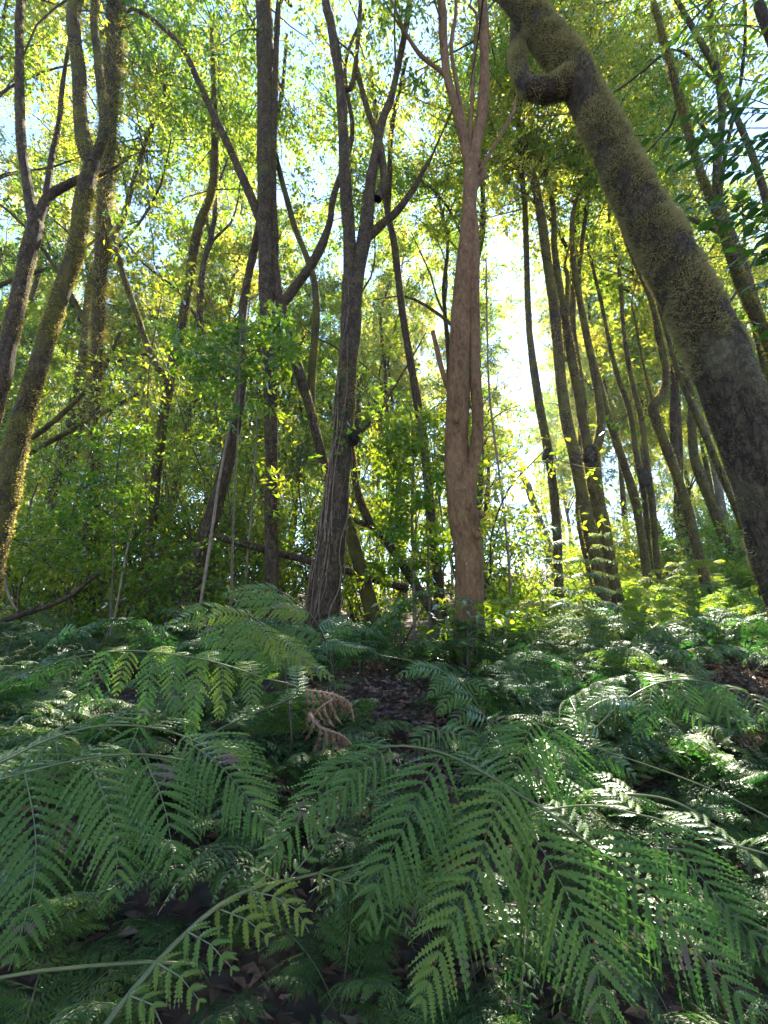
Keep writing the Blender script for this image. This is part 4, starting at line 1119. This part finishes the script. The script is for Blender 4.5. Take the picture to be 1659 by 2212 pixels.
SUNNY = [make_frond(20 + k, 12, 13, 2, mats=[M['fern_sunlit_tone'], M['stipe']]) for k in range(3)]
DEAD = [make_frond(40, 12, 12, 2, 0.9, mats=[M['fern_dead'], M['fern_dead']])]
DARKST = [make_frond(30 + k, 13, 16, 4, mats=[M['fern'], M['stipe_dark']]) for k in range(2)]

def fern(x, y, lib, n, size, r_, label, group, spread=(-0.25, 0.35), aim=None):
    root = thing('fern', label, 'fern', (x, y, float(ground_z(x, y)) - 0.02), group)
    place_label(root, label, '', x, y)
    a = r_.uniform(0, 6.28)
    for i in range(n):
        wither = r_.random() < 0.05 and lib is not SUNNY
        o = link('frond', DEAD[0] if wither else lib[int(r_.integers(0, len(lib)))], root)
        if wither:
            o['label'] = 'withered brown frond'
        s = size * r_.uniform(0.75, 1.15)
        o.scale = (s, s, s)
        az = a + i * 6.283 / n + r_.normal() * 0.25
        if aim is not None:
            az = aim + r_.normal() * 0.8
        o.rotation_euler = (r_.normal() * 0.15, r_.uniform(*spread) + (0.45 if wither else 0), az)
    return root

r_ = np.random.default_rng(61)
spots = []
def scatter(n, xr, yr, mind, lib, nf, size, label, group, skip=None, **kw):
    c = t = 0
    while c < n and t < 4000:
        t += 1
        y = r_.uniform(*yr)
        x = r_.uniform(*xr) if not callable(xr) else xr(y)
        if any((x - a) ** 2 + (y - b) ** 2 < mind ** 2 for a, b in spots) or (skip and skip(x, y)):
            continue
        spots.append((x, y))
        fern(x, y, lib, int(r_.integers(*nf)), r_.uniform(*size), r_, label, group, **kw)
        c += 1
litter_gap = lambda x, y: (-0.25 < x < 0.75 and 2.7 < y < 4.6) or (x > 2.2 and 3.0 < y < 4.6)
scatter(24, (-2.2, 2.3), (1.2, 2.1), 0.28, FINE, (4, 7), (0.42, 0.62), 'nearest low green fern', 'ferns in the foreground mass')
scatter(34, lambda y: r_.uniform(-1.0, 1.0) * (y * 0.95 + 0.4), (2.1, 3.4), 0.36, FINE + DARKST, (6, 9), (0.65, 1.0), 'green bank fern', 'ferns on the bank', skip=litter_gap)
scatter(30, lambda y: r_.uniform(-1.0, 1.0) * (y * 0.92), (3.4, 6.0), 0.45, MID + DARKST, (5, 8), (0.85, 1.3), 'small trunk-foot fern', 'ferns at the feet of the trunks', skip=litter_gap)
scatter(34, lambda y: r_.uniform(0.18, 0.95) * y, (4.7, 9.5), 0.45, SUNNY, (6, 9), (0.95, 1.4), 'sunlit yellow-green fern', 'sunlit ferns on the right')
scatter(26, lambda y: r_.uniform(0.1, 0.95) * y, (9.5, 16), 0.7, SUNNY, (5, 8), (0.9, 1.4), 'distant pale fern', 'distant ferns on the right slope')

# ------------------------------------------------------------------ leafy branch hanging in at the upper right, and saplings with broad leaves
def leaf_mesh(name, mat, L=1.0, W=0.42, tint=0.5):
    s = np.array([0.0, 0.18, 0.42, 0.68, 0.88, 1.0])
    w = np.array([0.02, 0.36, 0.5, 0.38, 0.16, 0.0]) * W
    V, F = [], []
    for a, b in zip(s, w):
        z = -0.16 * a ** 2
        V += [(a * L, -b, z + 0.25 * b), (a * L, 0, z), (a * L, b, z + 0.25 * b)]
    for i in range(5):
        for j in range(2):
            F.append((i * 3 + j, i * 3 + j + 1, i * 3 + j + 4, i * 3 + j + 3))
    mb = MB()
    mb.add(np.array(V, float), np.array(F), tint)
    return mb.mesh(name, mat, True)
BROAD = [leaf_mesh('leaf', M['broad'], 1, w, t) for w, t in ((0.42, 0.2), (0.5, 0.5), (0.36, 0.9))]
SHINY = [leaf_mesh('leaf', M['shrub'], 1, w, t) for w, t in ((0.30, 0.1), (0.34, 0.35), (0.42, 0.75))]

def leafy_twig(root, off, P, n, L, lib, r_, mat='twig', r0=0.008, t0=0.15):
    S = smooth(P, 0.04)
    mb = MB()
    add_tube(mb, S, np.linspace(r0, 0.0025, len(S)), 5)
    tw = link('twig', mb.mesh('twig', M[mat], offset=off), root)
    T = nrm(np.gradient(S, axis=0))
    for i in range(n):
        t = t0 + (1 - t0) * (i + r_.uniform(0, 0.8)) / n
        j = min(int(t * (len(S) - 1)), len(S) - 1)
        side = nrm(np.cross(T[j], [0, 0, 1])) * (1 if i % 2 else -1)
        d = nrm(T[j] * r_.uniform(0.2, 0.9) + side * r_.uniform(0.4, 1.0) + np.array([0, 0, r_.uniform(-0.7, 0.2)]))
        o = link('leaf', lib[int(r_.integers(0, len(lib)))], tw)
        q = Vector(d).to_track_quat('X', 'Z')
        o.rotation_euler = q.to_euler()
        o.rotation_euler.rotate_axis('X', r_.normal() * 0.5)
        o.location = S[j] - off
        s = L * r_.uniform(0.7, 1.2)
        o.scale = (s, s, s)
    return tw

rb = np.random.default_rng(71)
bx, by = 4.3, 3.6
bt = thing('broadleaf_tree', 'tree just off the right edge whose dark broad leaves hang over the upper right', 'tree', (bx, by, float(ground_z(bx, by))))
boff = np.array(bt.location)
mb = MB()
S = smooth(np.array([[bx, by, boff[2] - 0.2], [bx + .1, by, 2.5], [bx - .05, by + .1, 4.2], [bx + .1, by, 6.5], [bx, by, 8.5]]), 0.12)
add_tube(mb, S, np.linspace(0.14, 0.05, len(S)), 12, bump=0.15)
link('trunk', mb.mesh('trunk', M['bark_dark'], offset=boff), bt)
for (a, b, Yb, n) in ((1400, 300, 3.0, 14), (1440, 360, 3.0, 16), (1470, 420, 3.1, 16), (1500, 300, 3.2, 16), (1540, 250, 3.3, 16), (1560, 370, 3.2, 18), (1520, 470, 3.1, 18), (1600, 440, 3.2, 18),
                     (1500, 520, 3.0, 12), (1590, 560, 3.1, 16), (1620, 620, 3.2, 14), (1570, 690, 3.2, 10), (1640, 330, 3.2, 18), (1600, 200, 3.3, 16), (1640, 520, 3.1, 14), (1560, 310, 3.1, 16), (1500, 60, 3.4, 14), (1560, 120, 3.5, 16), (1620, 60, 3.5, 16), (1640, 160, 3.4, 14), (1480, 160, 3.4, 14), (1590, 10, 3.5, 14), (1440, 90, 3.5, 12), (1540, 200, 3.4, 14), (1310, 545, 3.2, 5), (1480, 250, 3.1, 16), (1530, 340, 3.0, 16), (1450, 460, 3.0, 14), (1610, 480, 3.0, 16), (1550, 420, 3.2, 16)):
    tip = px(a, b, Yb)
    st = px(a + 150 + rb.uniform(-20, 60), b + rb.uniform(-40, 60), Yb + 0.25)
    st0 = np.array([bx, by, st[2] + rb.uniform(-0.5, 0.3)])
    leafy_twig(bt, boff, np.array([st0, (st0 + st) / 2 + [0, 0, 0.1], st, (st + tip) / 2 + [0, 0, 0.05], tip]), n + 4, 0.125, BROAD if b > 230 else SHINY, rb, t0=0.5)

# glossy low plants by the smooth trunk
rs = np.random.default_rng(83)
def low_plant(gx, gy, Y, n_st, L, label, group, hgt, lib=SHINY):
    b = px(gx, gy, Y)
    b[2] = float(ground_z(b[0], b[1]))
    root = thing('leafy_plant', label, 'plant', b, group)
    off = np.array(root.location)
    for i in range(n_st):
        th = rs.uniform(0, 6.28)
        h = hgt * rs.uniform(0.7, 1.1)
        o = np.array([math.cos(th), math.sin(th), 0.0])
        leafy_twig(root, off, np.array([b - [0, 0, 0.05], b + o * 0.1 * h + [0, 0, h * 0.55], b + o * 0.35 * h + [0, 0, h], b + o * 0.75 * h + [0, 0, h * 0.92]]), int(rs.integers(9, 14)), L, lib, rs, r0=0.005)
for gx, Y, ns, L, h in ((1005, 4.5, 7, 0.12, 0.85), (935, 4.8, 7, 0.11, 0.8), (870, 5.0, 6, 0.10, 0.75), (1075, 4.6, 6, 0.11, 0.8)):
    low_plant(gx, 1400, Y, ns, L, {1005: 'glossy dark-leaved plant right in front of the foot of the smooth brown trunk', 935: 'glossy dark-leaved plant just left of the foot of the smooth brown trunk',
        870: 'leftmost glossy dark-leaved plant, midway from the smooth brown trunk to the ivy-laced one', 1075: 'glossy dark-leaved plant just right of the foot of the smooth brown trunk'}[gx], 'glossy plants by the smooth brown trunk', h)
low_plant(325, 1400, 4.6, 3, 0.10, 'small upright plant with pale narrow leaves beside the dark log', None, 0.75)

# sapling boughs: bright leaves in front of the straight dark trunk, and in the middle
def bough(label, gx, gyb, Y, tips, n, L, lib):
    b = px(gx, gyb, Y)
    b[2] = float(ground_z(b[0], b[1]))
    root = thing('leafy_sapling', label, 'sapling', b)
    off = np.array(root.location)
    rows = np.array([[*(b - [0, 0, 0.1]), 0.022]] + [[*px(tx, ty, Y), 0.012] for tx, ty in tips[0]])
    S = smooth(rows, 0.1)
    mb = MB()
    add_tube(mb, S[:, :3], S[:, 3], 7, bump=0.1)
    link('stem', mb.mesh('stem', M['twig'], offset=off), root)
    cb = MB()
    C = []
    for tx, ty, rr in tips[1]:
        c = px(tx, ty, Y + rs.uniform(-0.3, 0.3))
        i = np.argmin(np.linalg.norm(S[:, :3] - c, axis=1))
        Q = smooth(np.array([S[i, :3], (S[i, :3] + c) / 2 + [0, 0, 0.08], c]), 0.08)
        add_tube(cb, Q, np.linspace(0.008, 0.003, len(Q)), 4, slot=1)
        for k in range(5):
            C.append(c + rs.normal(size=3) * rr / FPX * Y * 0.55)
    clusters(cb, np.array(C), 0.20, n, L, rs, 0.3, 0.8, droop=0.2, flat=0.4, sprigs=6)
    link('foliage', cb.mesh('foliage', [lib, M['twig']], False, off), root, 'stuff')
bough('sapling with a flat spray of bright green leaves in front of the straight dark trunk', 500, 1400, 5.2, ([(505, 1100), (515, 900), (520, 720)],
      [(470, 720, 40), (520, 700, 40), (560, 730, 40), (590, 760, 36), (430, 760, 40), (500, 780, 40), (400, 800, 36), (540, 800, 40), (600, 700, 20), (580, 690, 30), (450, 760, 60), (520, 740, 60), (380, 740, 60), (620, 760, 50), (470, 850, 60), (560, 860, 60)]), 30, 0.095, M['shrub'])
bough('sapling spreading glossy leaves between the ivy-laced and smooth brown trunks', 930, 1400, 5.9, ([(925, 1200), (915, 1000), (905, 900)],
      [(860, 1000, 40), (900, 960, 45), (940, 1020, 45), (960, 930, 40), (900, 1080, 50), (850, 1080, 40), (950, 1100, 40), (920, 900, 40), (880, 1180, 45), (940, 1180, 40), (830, 960, 34), (870, 930, 34), (980, 980, 30), (860, 1130, 40), (910, 1230, 40), (820, 1220, 36)]), 44, 0.105, M['shrub'])
bough('sapling with dense dark green leaves at the left, below the leaning poles', 240, 1400, 5.8, ([(245, 1200), (250, 1050), (260, 950)],
      [(220, 950, 45), (270, 930, 45), (320, 960, 40), (250, 1010, 50), (180, 1000, 40), (310, 1040, 45), (200, 1070, 40), (280, 1120, 50), (150, 1120, 40), (230, 1190, 50)]), 34, 0.08, M['shrub'])

# ------------------------------------------------------------------ leaf litter
def litter(n, xr, yr, seed):
    r_ = np.random.default_rng(seed)
    x, y = r_.uniform(*xr, n), r_.uniform(*yr, n)
    P = np.stack([x, y, ground_z(x, y) + r_.uniform(0.004, 0.035, n)], 1)
    D = r_.normal(size=(n, 3)) * [1, 1, 0.25]
    Nn = r_.normal(size=(n, 3)) * 0.35 + [0, 0, 1]
    L = r_.uniform(0.05, 0.11, n)
    mb = MB()
    leaves(mb, P, D, Nn, L, L * 0.45, np.clip(r_.normal(0.45, 0.25, n), 0, 1), fold=0.2)
    return mb
lt = litter(20000, (-5, 8), (2.0, 9), 5)
l3 = litter(2500, (-2.2, 2.2), (1.0, 2.2), 7)
lt.add(np.vstack(l3.v), np.vstack([f for f, _ in l3.f]), np.concatenate(l3.t))
l2 = litter(24000, (-0.8, 5.5), (2.6, 6.5), 6)
lt.add(np.vstack(l2.v), np.vstack([f for f, _ in l2.f]), np.concatenate(l2.t))
o = link('leaf_litter', lt.mesh('leaf_litter', M['litter'], False), kind='stuff')
o['label'], o['category'] = 'brown fallen leaves strewn over the ground between ferns', 'leaf litter'
give_labels()

# ------------------------------------------------------------------ thin forest haze
HZ = 0.0009
def build_haze():
    m, nt, out = new_mat('haze')
    v = N_(nt, 'ShaderNodeVolumePrincipled', {'Color': (0.80, 0.90, 1.0, 1), 'Density': HZ, 'Anisotropy': 0.45})
    nt.links.new(v.outputs[0], out.inputs['Volume'])
    X0, X1, Y0, Y1, Z0, Z1 = -405, 405, -400, 410, -40, 46
    V = [(x, y, z) for x in (X0, X1) for y in (Y0, Y1) for z in (Z0, Z1)]
    F = [(0, 1, 3, 2), (4, 6, 7, 5), (0, 4, 5, 1), (2, 3, 7, 6), (0, 2, 6, 4), (1, 5, 7, 3)]
    mb = MB()
    mb.add(np.array(V, float), np.array(F))
    link('haze', mb.mesh('haze', m, False), kind='stuff')
build_haze()
